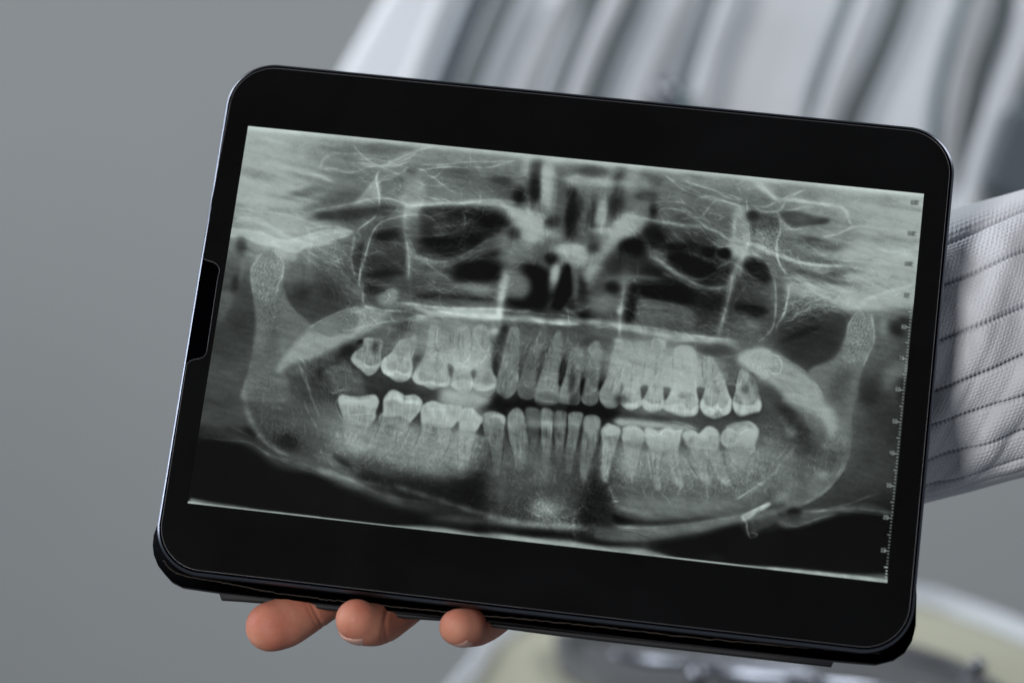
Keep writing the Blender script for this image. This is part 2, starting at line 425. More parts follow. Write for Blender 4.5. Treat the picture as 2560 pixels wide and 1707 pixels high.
    L = L + 0.22*(L - x_gauss(L, 2.0)) + 0.16*(L - x_gauss(L, 9))
    L = (L-0.42)*1.20 + 0.405
    L = np.where(L > 0.60, 0.60 + (L-0.60)*0.65, L)
    L = np.clip((L-0.05)*1.03 + 0.035, 0.0, 0.80)
    # millimetre ruler down the right edge
    F = {'0': '111101101101111', '1': '010110010010111', '2': '111001111100111', '3': '111001111001111', '4': '101101111001001',
         '5': '111100111001111', '6': '111100111101111', '7': '111001010010010', '8': '111101111101111', '9': '111101111001111'}
    lab = [(120, 2288.5, 506.6), (110, 2280.9, 583.7), (100, 2273.7, 661), (90, 2268.6, 739), (80, 2261.5, 816.8), (70, 2254.3, 895.4),
           (60, 2246.2, 973.7), (50, 2238.5, 1052.3), (40, 2231.4, 1132.1), (30, 2223.7, 1212.5), (20, 2215.8, 1293.4), (10, 2208.8, 1374.4)]
    ys = np.array([x_map([(x, y)])[0] for _, x, y in lab]); kk = np.array([k for k, _, _ in lab])
    c1, c0 = np.polyfit(kk, ys[:, 1] + 1, 1)
    T = np.zeros_like(L); O = np.zeros_like(L)
    for k in range(1, 125):
        y = int(round(c0 + c1*k))
        if not 1 < y < XH-2: continue
        ln = 8 if k % 10 == 0 else 6 if k % 5 == 0 else 3
        T[y-1:y+1, XW-2-ln:XW-2] = 0.62 if k > 5 else 1
    for (k, _, _), (x, y) in zip(lab, ys):
        t = str(k); q4 = 4; W = len(t)*18; tile = np.zeros((40, W + 20))   # drawn four times finer, then averaged down
        for q, ch in enumerate(t):
            for j in range(5):
                for i in range(3):
                    if F[ch][j*3+i] == '1': tile[6+j*6:12+j*6, 10+q*18+i*5:15+q*18+i*5] = 1
        tile = np.pad(tile, ((0, 0), (0, (-tile.shape[1]) % 4)))
        small = tile.reshape(10, 4, -1, 4).mean((1, 3))
        x0 = int(round(x - small.shape[1]/2)); y0 = int(round(y - 5))
        T[y0:y0+10, x0:x0+small.shape[1]] += small*0.75
        O[y0:y0+10, x0:x0+small.shape[1]] += (x_gauss(small, 0.8)*1.9).clip(0, 1)
    T = x_gauss(T, 0.4).clip(0, 1)
    L = L*(1 - 0.78*O); L = L*(1-T) + 0.68*T
    return L
X_BASE = """
630 330 .62 700 330 .64 800 345 .6 900 355 .56 1000 365 .55 1100 372 .56 1200 380 .56 1300 392 .6 1400 402 .6 1500 412 .58 1600 420 .62 1700 432 .58 1800 440 .56 1900 452 .62 2000 462 .6 2100 470 .64 2200 480 .64 2300 490 .64
610 400 .58 700 400 .57 780 390 .5 850 385 .44 930 385 .42 1020 395 .44 1100 410 .4 1200 420 .38 1270 420 .42 1340 430 .3 1400 430 .55 1450 440 .4 1520 450 .52 1590 450 .5 1650 470 .4 1720 470 .4 1800 490 .45 1870 500 .46 1950 485 .42 2010 480 .44 2100 520 .52 2200 530 .57 2290 540 .6
600 460 .6 680 460 .6 770 460 .56 850 450 .43 900 460 .45 980 460 .45 1050 470 .42 1150 470 .4 1230 480 .38 1290 480 .16 1335 470 .16 1370 480 .52 1430 460 .38 1480 465 .52 1540 480 .3 1590 490 .5 1650 500 .36 1720 510 .38 1780 520 .4 1830 530 .36 1900 540 .3 1960 550 .4 2030 540 .33 2100 550 .45 2200 600 .6 2270 600 .6
590 520 .54 650 520 .58 730 530 .58 800 500 .5 860 520 .28 920 520 .3 980 500 .5 1040 500 .44 1100 520 .5 1200 500 .52 1280 530 .52 1320 560 .58 1370 550 .3 1430 540 .12 1480 540 .36 1520 530 .3 1560 560 .6 1610 520 .3 1680 540 .4 1750 550 .36 1800 560 .33 1850 590 .48 1900 570 .35 1960 590 .42 2050 600 .42 2150 640 .56 2250 650 .6
570 570 .5 640 570 .58 720 580 .6 800 570 .52 870 560 .42 930 560 .38 960 590 .2 1010 580 .3 1060 580 .2 1150 570 .12 1230 560 .1 1280 585 .32 1340 600 .5 1400 610 .42 1440 610 .3 1480 600 .4 1530 610 .5 1575 620 .1 1620 600 .14 1680 620 .16 1750 600 .14 1830 620 .2 1860 620 .4 1920 640 .42 1960 630 .36 2020 640 .4 2100 660 .5 2200 690 .6 2260 700 .6
560 620 .48 620 620 .55 690 630 .62 760 620 .6 830 630 .48 900 640 .32 950 640 .3 1010 640 .33 1060 620 .16 1120 620 .14 1180 610 .12 1240 640 .16 1290 650 .3 1340 650 .4 1390 650 .2 1440 650 .5 1490 640 .35 1530 660 .5 1580 650 .15 1640 670 .3 1700 660 .14 1760 660 .1 1830 670 .2 1900 660 .14 1950 680 .4 2000 690 .42 2080 690 .5 2150 720 .6 2230 740 .6
560 660 .3 610 660 .28 680 640 .6 740 660 .34 800 670 .36 850 670 .36 900 680 .28 950 680 .2 990 700 .25 1050 690 .32 1100 690 .3 1170 680 .1 1230 680 .1 1270 690 .5 1310 680 .3 1360 710 .08 1400 690 .45 1415 740 .07 1450 700 .35 1500 700 .35 1550 690 .25 1600 690 .15 1650 730 .08 1720 740 .08 1780 750 .12 1800 700 .2 1860 720 .33 1920 720 .33 1990 720 .5 2080 730 .55 2150 750 .6 2230 760 .5 2270 770 .45
545 720 .33 600 720 .27 740 690 .33 780 710 .26 830 720 .28 870 730 .3 930 690 .16 950 740 .3 1000 740 .3 1060 730 .26 1120 720 .36 1200 725 .4 1250 735 .3 1300 720 .4 1350 740 .08 1380 760 .12 1430 740 .3 1480 740 .12 1520 750 .3 1560 720 .1 1620 760 .35 1700 780 .3 1760 760 .14 1800 780 .3 1870 770 .14 1920 780 .28 1980 760 .45 2040 780 .26 2110 780 .24 2170 800 .46 2210 800 .3 2255 800 .2
535 780 .3 590 770 .26 620 800 .27 740 760 .24 790 760 .24 860 770 .24 910 780 .4 1000 775 .5 1100 790 .5 1200 800 .5 1300 790 .4 1400 780 .3 1450 800 .3 1550 800 .35 1600 810 .3 1680 810 .3 1750 800 .25 1820 830 .35 1880 830 .36 1940 810 .2 2000 820 .18 2060 830 .2 2150 870 .45 2200 850 .4 2240 850 .25
520 860 .24 580 850 .24 625 880 .28 760 830 .34 720 800 .34 830 850 .5 900 850 .44 960 830 .33 1010 850 .38 1080 850 .42 1150 860 .46 1210 860 .35 1270 860 .3 1330 860 .35 1400 860 .35 1470 860 .3 1540 860 .4 1620 880 .5 1700 870 .45 1770 870 .35 1840 890 .38 1900 900 .5 1980 880 .22 2050 900 .24 2110 920 .38 2160 920 .38 2200 920 .2 2250 930 .36
510 930 .33 570 940 .3 620 950 .32 680 900 .38 750 880 .46 800 930 .2 850 930 .2 880 960 .3 1000 960 .3 1100 950 .5 1200 930 .5 1300 950 .3 1400 950 .3 1500 950 .3 1600 950 .55 1700 950 .6 1800 950 .45 1850 940 .28 1920 930 .5 2000 940 .3 2060 970 .45 2130 970 .33 2180 980 .22 2240 990 .26
500 1000 .28 560 1000 .26 650 1000 .33 700 970 .36 760 990 .26 810 990 .24 850 990 .28 900 1000 .2 960 1000 .2 1050 1010 .24 1120 1000 .4 1180 990 .6 1230 1000 .3 1290 1010 .1 1350 1020 .12 1450 1020 .1 1530 1030 .14 1600 1045 .5 1700 1050 .4 1750 1060 .28 1850 1060 .25 1920 1050 .3 1960 1020 .26 2030 1010 .5 2080 1040 .55 2110 1050 .35 2160 1060 .28 2220 1060 .18
490 1050 .26 560 1060 .26 620 1050 .3 660 1040 .26 720 1040 .28 770 1040 .36 830 1060 .42 900 1070 .4 1000 1070 .4 1100 1080 .4 1200 1070 .38 1290 1080 .25 1400 1090 .3 1500 1100 .28 1580 1120 .35 1700 1130 .42 1800 1130 .45 1880 1110 .42 1950 1100 .38 2000 1080 .22 2060 1090 .42 2100 1110 .32 2160 1120 .3 2220 1110 .22
480 1080 .14 540 1090 .26 600 1090 .15 650 1100 .33 710 1110 .2 760 1100 .33 830 1120 .42 900 1130 .42 1000 1150 .4 1090 1170 .42 1170 1150 .44 1210 1150 .15 1240 1180 .32 1320 1180 .35 1400 1180 .22 1470 1190 .25 1530 1190 .2 1600 1190 .42 1700 1180 .4 1800 1180 .38 1880 1190 .42 1950 1170 .4 2020 1150 .2 2060 1170 .34 2110 1170 .26 2170 1180 .3 2220 1190 .24
470 1110 .08 530 1110 .09 590 1125 .07 640 1130 .12 700 1140 .33 760 1150 .26 840 1180 .26 920 1190 .2 1000 1210 .18 1080 1210 .17 1160 1215 .12 1200 1230 .07 1250 1230 .33 1320 1240 .3 1400 1220 .32 1450 1230 .2 1500 1240 .14 1560 1230 .45 1640 1250 .4 1740 1250 .38 1840 1250 .37 1930 1230 .37 1990 1230 .42 2050 1220 .28 2100 1230 .25 2150 1230 .26 2210 1250 .22
460 1180 .05 540 1180 .05 620 1180 .055 680 1180 .055 720 1200 .07 800 1230 .1 880 1230 .16 960 1250 .16 1050 1270 .12 1120 1250 .1 1190 1260 .08 1240 1270 .35 1300 1280 .38 1360 1270 .5 1420 1280 .35 1480 1300 .12 1530 1290 .2 1600 1290 .35 1700 1290 .38 1800 1280 .37 1860 1270 .4 1920 1275 .36 1970 1280 .14 2030 1290 .22 2100 1280 .2 2160 1290 .1 2215 1290 .08
480 1240 .05 600 1240 .05 700 1250 .05 800 1270 .05 900 1290 .06 1000 1310 .12 1100 1310 .14 1200 1320 .14 1300 1340 .1 1400 1330 .3 1500 1330 .16 1600 1340 .28 1700 1335 .26 1800 1320 .2 1880 1320 .06 1960 1320 .1 2050 1330 .06 2150 1340 .05 2220 1340 .05
700 1290 .05 1000 1340 .05 1300 1345 .07 1500 1365 .07 1700 1370 .05 1900 1370 .05 2050 1400 .05 2200 1420 .06
"""
X_TEXT = """
# top and bottom exposure bands
@ 0 0 1
a .10 5 600 314 1000 350 1400 386 1800 430 2320 480 2320 492 1800 442 1400 402 1000 362 600 324
@ 500 300
# upper left streaks and sutures
g .52 .5 60 9 12 900 760 700 560 
g .5 .6 70 7 13 800 880 1100 790
g .66 .6 70 10 10 560 420 700 650 620 800
g .66 .5 50 6 14 1000 500 800 720
g .66 .5 60 7 16 650 1020 850 1150
a .13 2.5 300 1060 600 1100 800 1170 950 1150 1200 1080 1400 1070 1510 1090 1400 1150 1330 1170 1200 1225 1050 1240 980 1290 900 1300 750 1255 600 1225 400 1145 290 1150
s 5 .07 350 970 550 990 700 1060 850 1140 1000 1190
s 2 .07 350 860 600 900 850 930 1050 1000
s 2 .05 870 880 1000 960 1150 1030 1300 1060
s 2 .06 340 950 500 960 600 970 700 1050 850 1120
s 2.5 .06 700 1160 720 1200 780 1250
s 1.5 .05 900 880 1000 900 1150 980
s 3 .08 1000 1100 1150 1050 1300 1045 1500 1090
s 3 .07 1050 1180 1200 1130 1350 1100 1500 1095
s 4 .09 980 1260 1100 1240 1250 1220 1350 1170 1480 1120
a -.05 6 1100 260 1500 260 1950 300 1850 370 1600 360 1250 320
s 2 .13 1500 240 1560 320 1650 400 1750 450 1870 500
s 3 .13 1765 480 1725 570 1745 680 1755 770 1752 860 1710 950 1620 1020 1530 1085
s 2.2 .13 1760 490 1725 580 1745 680 1755 770 1752 860 1710 950 1620 1020 1530 1085
s 3.5 .13 1510 1095 1505 1200 1480 1330 1490 1420 1525 1568
s 2.2 .2 2040 930 1900 960 1800 990 1710 1070 1650 1220 1600 1380 1570 1480 1565 1568
a -.06 3 1530 1240 1490 1340 1500 1440 1560 1500 1600 1350 1640 1220 1600 1200
s 4 .09 1270 325 1400 330 1550 335 1700 350 1860 365
s 4 .08 1290 335 1210 390 1180 460 1190 490
s 2 .1 1180 480 1330 480 1430 515 1550 500 1650 460 1740 460
s 2 .05 1220 490 1280 500 1330 495
s 3.5 .09 1460 420 1560 420 1650 450 1780 455 1900 400 2000 360 2140 290 2300 265
s 2.4 .12 1580 420 1700 440 1780 450 1900 430 2050 370 2140 300 2260 270
s 2.5 .08 1500 400 1700 380 1850 410 1950 380 2040 300
s 2.5 .12 1780 460 1950 440 2050 400
s 2.2 .12 1860 500 1950 530 2050 460 2180 490 2350 460
s 1.2 .09 1760 610 1830 550 1920 560 1960 630 1950 700
s 4 .1 1080 530 1180 550 1250 590 1350 620
s 3 .1 1200 560 1250 585 1300 600
a .07 3 1740 560 1580 740 1480 840 1750 790
a .06 4 2060 620 2200 640 2180 830 1960 800 2000 700
s 3.5 .12 1100 890 1300 855 1500 815 1650 780 1800 765 1950 800 2050 840 2350 835
s 1.6 .12 1780 770 1880 775 1960 805 2060 830
g .26 .9 24 9 -2 1230 930
g .25 .9 40 14 -8 1500 930 
g .28 .8 24 14 0 1780 880
g .40 .4 6 14 0 1330 930
f .17 .9 5 1700 1150 1750 1090 1880 1080 1960 1110 1880 1170 1780 1200
n .05 1.2 1.2 20 6 1780 560 1950 560 1990 700 1900 760 1780 740
n .04 1.4 1.2 20 8 1050 1100 1500 1090 1480 1500 1200 1350 1000 1280
s 2 .06 1600 580 1680 640 1600 740
s 2 .08 1700 1180 1900 1200 2100 1210
s 1.5 .08 1520 1100 1600 1150
s 2 .08 1690 1080 1850 1050 2000 1040
s 3 .1 2010 890 1995 1000 2000 1100 2040 1300 2045 1568
s 2 .12 2020 1140 2035 1250 2050 1400 2040 1568
a .06 5 1990 870 2150 870 2150 1240 2100 1260 2020 1130 
s 2 .1 1640 1340 1760 1290 1900 1380 2000 1460
s 1.6 .07 1050 1290 1200 1350 1330 1440 1440 1540
s 1.6 .07 1150 1250 1300 1330 1420 1380
s 1.6 .06 1250 1230 1400 1290 1460 1340
s 2 .1 1330 1390 1420 1340
# ---- upper middle
@ 1000 300
s 2 .12 150 460 300 540 420 640 550 720
s 1.5 .1 130 590 260 640 400 640 500 610
s 2 .1 150 490 300 480 450 460 620 465
s 2.2 .12 240 530 340 560 440 460
s 2.5 .14 230 480 380 465 550 465 700 465
s 1.8 .12 200 440 400 440 560 420 700 410 900 410 1150 400
s 2.5 .14 690 460 870 465 1000 430 1130 400
s 1.4 .06 690 270 690 550
s 3 .06 760 540 900 560 1100 550
s 3 .07 760 630 860 590 900 540
s 3.5 .09 730 620 800 700 920 700
s 2.5 .12 790 700 780 800 740 910
s 2 .1 230 740 330 770 440 780 520 820
s 1.6 .1 300 770 420 790
g .22 .8 22 8 5 980 590
g .3 .4 70 6 6 500 500 650 560
a .09 4 60 820 200 790 500 800 700 780 960 770 1080 830 1180 900 1100 960 1030 880 900 850 600 850 300 840 60 870
s 4 .18 100 840 400 820 560 820 750 790
s 5 .2 830 800 960 810 1050 860 1140 920
s 3 .15 560 825 760 800 900 790
# orbit / sinus dark left
f .12 .8 6 250 870 450 850 700 860 900 890 1050 950 1110 990 1070 1060 950 1090 850 1150 780 1210 700 1240 620 1300 450 1340 330 1300 260 1230 240 1150 200 1000 190 920
a .05 5 230 900 440 900 430 1120 240 1130
s 2 .12 300 930 430 910 560 870
s 2.4 .16 0 945 100 930 260 940 340 990 380 1050 410 1120
s 1.5 .12 200 900 300 950 450 900
s 2 .12 600 890 640 960 600 1030 560 1080
s 2 .1 640 960 760 990 880 970
s 1.5 .1 420 1100 480 1030 560 1000 700 1000
s 1.5 .1 560 1090 650 1060 760 1050 830 1060
s 1.5 .1 300 1120 480 1100 600 1050
s 2 .12 10 1130 150 1130 320 1140 480 1110
s 1.5 .09 600 1150 640 1200 620 1280
s 1.5 .08 390 1310 520 1300 600 1260 640 1300
s 1.5 .08 280 1230 420 1250 540 1240
s 1.5 .08 640 1110 800 1080 950 1090
r .045 5 3 10 300 880 560 900 900 960 700 1080 640 1300 450 1320 300 1250 220 1000
g .05 .9 26 10 -2 900 1010
g .05 .8 22 8 0 480 1180
g .05 .8 14 12 0 720 1190
# orbital rim arcs
s 4.5 .2 150 1320 280 1370 420 1390 560 1350 700 1280 820 1200 900 1165 1000 1155 1080 1190
s 2 .1 250 1310 400 1350 500 1340 640 1290 
s 3 .1 520 1420 640 1350 760 1290 900 1240 1060 1230
s 2.5 .1 560 1440 700 1380 850 1350
s 2.5 .13 140 1340 260 1400 380 1490 500 1568
g .09 .9 34 12 -5 720 1450 
g .07 .9 22 10 0 880 1450 
g .1 .85 18 5 -8 930 1310
g .14 .8 10 6 -10 600 1420
g .14 .7 20 7 -5 800 1500
s 5 .15 60 1180 80 1300 80 1568
s 2.5 .14 60 1130 110 1220 160 1340
n .07 1.2 1.2 20 5 60 1130 140 1250 330 1400 480 1568 60 1568
# nasal central
a .05 8 1120 360 1300 380 1300 1400 1050 1568 980 1200 1100 900
g .44 .8 15 30 0 1170 520
g .58 .8 9 24 4 1240 430
g .12 .92 15 19 -8 1170 750
g .14 .9 12 30 4 1330 690
g .22 .8 13 22 0 1340 520
g .56 .8 12 36 2 1430 600
g .50 .8 14 28 2 1440 800
g .36 .7 16 20 0 1340 880
g .55 .8 36 5 5 1000 800
f .58 .75 9 1010 820 1150 880 1260 960 1380 960 1450 960 1450 1100 1380 1160 1300 1200 1200 1060 1120 960 1030 900
g .62 .6 22 24 30 1290 1040
g .2 .8 13 12 0 1110 1110
g .20 .9 20 11 -25 1480 1000
g .4 .6 30 14 0 1640 520
g .24 .7 32 12 5 1880 500
s 6 .12 1640 570 1750 560 1830 590
g .5 .8 40 10 6 1750 600 
g .55 .8 34 10 2 2000 620
g .28 .7 14 40 4 1560 680
g .12 .9 14 16 -20 1680 740
g .08 .9 11 34 4 1680 920
g .12 .85 8 20 4 1760 860
g .33 .6 10 30 4 1600 850
g .36 .6 8 30 2 1830 880
g .2 .8 12 40 2 1890 960
g .52 .8 11 30 4 1990 900
g .24 .85 14 26 5 2150 600
g .22 .85 14 30 8 2080 850
g .56 .7 18 16 10 2230 620
g .4 .7 20 30 0 2240 780
g .18 .8 12 12 0 1680 1110
g .3 .5 40 10 0 1600 1190
g .62 .85 20 16 30 2190 1020
g .52 .85 26 9 5 2010 1100
g .55 .7 30 12 20 1460 1110
s 7 .16 2200 1040 2060 1200 1990 1330 1900 1440 1820 1540
s 5 .1 2120 1180 2030 1300 1950 1420
g .6 .85 36 12 4 1690 1270
g .46 .7 32 14 0 1740 1360
g .2 .85 14 14 0 1910 1260
g .34 .6 20 20 0 1380 1320
g .1 .85 14 12 20 1480 1370
g .06 .95 36 16 12 1290 1490
g .52 .7 14 12 10 1030 1520
g .4 .8 24 20 0 1080 1300
g .56 .85 9 18 8 1520 1500
g .06 .95 6 24 6 1630 1500
g .34 .5 14 16 0 1380 1400
f .05 .95 5 2180 1170 2280 1160 2352 1190 2352 1330 2280 1330 2180 1280
# ---- upper right
@ 1500 300
f .06 .8 8 210 1180 300 1165 380 1190 410 1260 380 1320 300 1330 220 1280
f .3 .5 8 400 520 560 520 520 720 560 760 400 780
g .22 .7 12 10 0 540 620
g .14 .85 20 8 0 460 750
g .14 .8 8 22 0 520 860
s 2.6 .17 630 540 750 620 900 680 1030 740 1150 770 1280 820 1400 840
s 2 .1 800 570 950 640 1100 680 1250 760 1400 790
s 2 .08 850 620 1000 660 1130 700
s 3 .09 1080 700 1300 770 1400 780
s 2 .12 1010 940 1060 860 1120 800 1170 780
s 1.6 .1 1060 940 1110 880 1180 850
s 2 .09 920 860 940 780 1050 750 1140 745
s 2.2 .11 460 830 560 800 720 800 860 820
s 2 .12 750 870 830 900 900 950 980 960
s 2.2 .13 560 920 610 870 700 870 790 890
s 1.6 .08 700 740 780 760 820 820 860 840
s 2.2 .12 780 980 900 960 980 960 1130 1020
s 1.8 .12 1120 1040 1160 980 1220 950
a .1 3 230 920 380 960 550 990 750 1010 930 1020 990 1060 850 1050 600 1020 440 990 300 1000 200 1050
s 4 .24 330 940 500 980 700 1010 880 1040
g .66 .8 16 22 20 250 1020
s 4 .18 980 1010 1080 1070 1180 1110 1260 1170 1400 1200 1560 1230 1650 1270
s 2.4 .14 960 980 1040 1060 1140 1090 1230 1160 1300 1200
s 2 .1 1140 1040 1240 1080 1300 1100
s 5 .10 1400 1190 1550 1240 1650 1290 1800 1340 1900 1390 2100 1430 2300 1450
s 3 .1 1430 1110 1500 1200 1560 1210
s 2.4 .22 690 1080 770 1160 840 1210 910 1250
s 3.6 .22 740 1280 850 1300 950 1330 1050 1370 1180 1420
s 2 .12 840 1330 960 1360 1080 1400 1150 1425
s 2.4 .14 560 1060 680 1160 780 1260
s 2.4 .14 600 1130 640 1260 660 1370
s 2.4 .14 500 1260 600 1310 650 1350 600 1400
s 2 .12 1170 1250 1270 1230 1330 1240
s 1.6 .1 1150 1280 1170 1340 1240 1380
g .08 .8 18 9 0 560 1150 1080 1300
g .1 .9 30 7 12 700 1250
g .07 .9 12 12 0 1220 1300
g .07 .95 26 12 4 800 1350
g .07 .95 32 18 15 950 1450
g .1 .7 30 8 10 850 1230
f .36 .5 5 1290 950 1440 900 1460 1160 1430 1300 1320 1400 1280 1200
s 2 .13 1430 760 1450 950 1460 1160 1420 1300
s 4 .1 1320 950 1310 1200
s 4 .13 1420 1300 1390 1400 1370 1568
f .62 .6 5 1480 590 1600 590 1680 690 1760 770 1850 780 1800 810 1700 770 1590 680
s 5 .12 1500 600 1600 680 1700 760 1780 800
s 4 .15 1780 780 1950 800 2150 830 2352 860
s 2.4 .12 1850 760 1950 710 2020 670
s 3 .14 1480 840 1620 850 1740 800
s 3.4 .18 1820 800 1750 890 1620 900 1500 860
s 3 .16 1740 890 1900 880 2000 850 2100 850
s 3 .17 1740 900 1770 980 1760 1100 1730 1200 1725 1290 1750 1400 1800 1480 1850 1530
s 3 .15 1770 950 1810 1010 1880 1070 1980 1060 2080 1030 2200 1030
f .24 .85 5 1760 905 1880 895 1990 920 2100 970 2080 1030 2000 1030 1900 1050 1850 1030 1800 960
g .27 .85 20 8 -10 2160 990
f .22 .85 5 1450 930 1530 920 1660 950 1740 970 1740 1050 1640 1100 1540 1120 1480 1090 1470 1000
g .14 .8 10 10 30 1490 940
n .08 1.4 1.3 20 6 1480 930 1740 960 1730 1280 1560 1240 1450 1160
g .5 .6 12 12 0 1560 1120
g .32 .5 60 8 10 2050 1200
g .24 .6 26 7 8 2060 1170
s 4 .07 1850 1140 2100 1190 2300 1240
s 5 .09 1900 1220 2100 1290 2300 1380
s 1.6 .12 1930 1330 1950 1400 1990 1450
f .13 .85 7 1470 1350 1600 1400 1660 1430 1680 1568 1560 1568 1460 1500 1420 1440
s 4 .14 1440 1300 1560 1340 1650 1420 1690 1568
s 3 .13 1300 1400 1420 1480 1560 1568
n .09 1.3 1.2 30 6 1500 1250 1700 1320 1780 1460 1730 1568 1640 1420 1560 1340
s 4 .19 500 1340 620 1420 720 1500 820 1568
s 3 .12 480 1430 600 1480 700 1568
n .06 1.5 1 30 6 480 1350 700 1450 850 1568 500 1568
s 2.4 .14 430 1120 470 1200 490 1300 480 1400
s 3 .16 1310 1380 1180 1430 1120 1500 1030 1550 900 1560 800 1540
s 2.4 .1 370 1320 370 1480 360 1568
# fossa right oval
@ 1800 300
s 4 .09 650 760 850 790 1000 820 1150 830 1220 870 1270 930 1270 1000 1280 1050
s 3.4 .07 990 1160 1100 1130 1200 1090 1290 1050 1400 1040 1600 1070 1850 1090
g .36 .6 28 14 10 1150 980
g .45 .5 34 10 0 950 880
s 2 .08 920 1000 1010 950 1080 920
s 1.4 .1 1230 830 1340 800 1380 740
g .58 .7 60 12 4 1500 850
g .52 .6 70 9 2 1650 1190
g .66 .7 80 10 6 1500 1330
g .48 .5 70 10 2 1500 780
g .5 .6 50 6 8 1900 870
s 5 .08 1300 1240 1500 1260 1900 1330
s 3 .06 1100 1370 1500 1400 1900 1440
g .33 .6 40 8 10 1000 1250 
g .38 .7 40 6 6 1000 1380 1150 1450
s 4 .08 800 1400 1000 1430 1250 1430
# ---- mid left
@ 450 600
f .27 .5 12 1040 220 1280 220 1330 330 1500 400 1700 520 1730 640 1500 720 1300 790 1180 740 1080 600 1020 420
g .19 .8 22 22 0 1180 520
g .2 .7 30 20 20 1500 500
g .24 .6 36 16 10 1350 640 
g .33 .7 30 12 -6 1180 320
s 2 .05 1020 220 1180 210 1290 260
s 2.4 .08 1190 130 1330 250 1480 330 1600 400 1700 480
s 2 .08 1250 110 1400 200 1550 260 1650 330
s 2.4 .1 1230 140 1350 240 1560 310
a .07 3 920 90 1150 130 1120 200 1020 200
g .2 .6 12 20 0 600 60
s 6 .06 620 180 610 300 570 430
g .17 .6 8 18 4 540 430
f .38 .6 5 400 510 480 520 535 570 500 650 450 750 390 800 380 640
g .22 .6 26 20 0 560 800
# condyle + ramus left
f .42 .82 2.5 800 110 880 95 940 110 1000 180 1020 250 1010 380 1010 480 1050 600 1130 700 1240 790 1330 900 1200 1060 1000 1230 1050 1350 1100 1568 620 1568 625 1430 680 1280 710 1150 735 960 740 780 720 600 700 430 695 320 720 240 770 170
a .05 3 800 110 880 95 940 110 1000 180 1020 250 1010 380 960 560 850 620 760 560 700 430 695 320 720 240
n .13 2.2 .9 -65 5 820 130 960 130 1000 240 990 360 940 480 920 580 780 560 730 420 730 300 780 200
n .09 1.6 1.2 -80 8 760 560 940 580 1000 760 960 1000 850 1100 800 900 
s 2.6 .11 820 110 760 190 705 270 697 350 705 440 725 560
s 2.6 .13 900 95 980 170 1012 240 1000 360 960 450 945 540
s 3 .06 1010 440 1040 560 1120 690 1240 790
g .34 .7 16 40 8 900 980
g .36 .5 20 22 0 900 1330
s 3.4 .05 730 850 720 1050 690 1230 640 1380 625 1480
g .36 .5 20 30 0 760 1200
# zygomatic arch / tuberosity band left
f .58 .75 4 950 1240 1050 1100 1200 940 1400 790 1600 700 1750 660 1850 640 1950 700 2080 720 2000 800 1900 870 1700 960 1500 1060 1300 1160 1150 1190 1050 1240 980 1310
a -.09 4 1290 870 1450 780 1650 710 1750 750 1700 900 1550 930 1430 950 1330 920
s 2 .08 1300 880 1380 930 1460 950
s 2.2 .12 1230 880 1400 780 1600 690 1760 655
s 3 .14 1760 640 1850 660 2000 690 2200 700
s 2 .1 1560 880 1650 890 1750 860 1900 820
n .09 1.3 1 0 5 1560 760 1800 700 1950 850 1750 880 1560 890
s 2 .12 1850 740 1900 780 1940 830
s 2.4 .14 1790 420 1790 560 1800 640
s 2.4 .12 1830 0 1780 200 1755 340 1750 480
a .1 3 1690 470 1740 440 1800 440 1800 620 1740 560
s 3 .1 1600 420 1700 500 1770 560
f .48 .7 3.5 1930 560 2000 510 2060 475 2110 480 2135 530 2110 600 2060 640 2000 630 1950 620
s 2 .1 1970 540 2040 490 2100 490 2130 540
s 1.6 .1 1850 450 2030 440 2200 440
f .1 .8 5 1820 330 1950 300 2160 300 2200 320 2050 350 1900 360
g .2 .6 26 14 0 1950 220 
g .22 .7 20 8 0 1900 500 2160 700
s 2 .09 1800 130 2000 160 2140 270
f .2 .8 8 1500 1180 1550 1080 1700 990 1800 960 1830 990 1780 1040 1700 1160 1680 1200 1560 1240
g .13 .7 18 12 -28 1640 1080
g .14 .8 8 5 -30 1760 1000
h .038 16 3.4 60 1180 1160 1400 1120 1600 1190
h .038 20 3 50 1250 1250 1350 1350 1500 1450
g .17 .7 14 12 0 1390 1320
g .2 .6 24 24 0 1180 1480
s 2 .12 1160 1220 1210 1350 1250 1450 1290 1568
s 2 .08 1230 1300 1260 1420 1300 1540
s 1.2 .1 1160 1140 1220 1200
n .1 1.6 .9 -85 6 700 1340 900 1340 980 1500 960 1568 690 1568
f .36 .8 3 1650 1200 1690 1330 1760 1450 1830 1500 1700 1530 1600 1520 1500 1480 1480 1350 1400 1300 1500 1230
n .1 1.4 1.2 30 4 1500 1230 1650 1200 1750 1450 1700 1530 1500 1500 1400 1380
s 1.6 .12 1660 1210 1680 1310 1750 1420 1830 1490
# ---- centre
@ 850 600
f .06 .92 10 1150 290 1250 250 1400 235 1510 240 1530 300 1530 390 1400 395 1200 390 1130 350
n .07 1.5 1.3 20 6 700 280 870 300 1000 400 1100 560 800 560 700 520
s 3 .14 870 250 960 320 1060 380 1110 420
s 4 .14 960 240 860 200 720 150 680 60
s 6 .13 1100 430 1200 460 1350 470 1520 480
g .42 .6 50 12 1 1300 470
s 6 -.14 720 560 900 545 1100 560 1300 570 1520 580
g .3 .5 30 10 0 1100 610
g .08 .85 34 10 3 1800 600
f .05 .92 8 1830 270 1920 270 2000 340 2020 460 2000 640 1880 670 1700 640 1640 600 1830 560 1860 420
g .38 .8 26 26 0 1760 470
s 9 .3 1640 320 1610 420 1580 520 1560 640
s 6 .18 1620 400 1590 560 1560 760
g .3 .6 14 12 0 1680 280
g .6 .8 10 26 10 2100 360
f .05 .96 4 2180 270 2230 250 2250 400 2260 520 2200 620 2150 680 2070 670 2090 560 2150 400
s 3 .14 2160 520 2080 600 2020 660
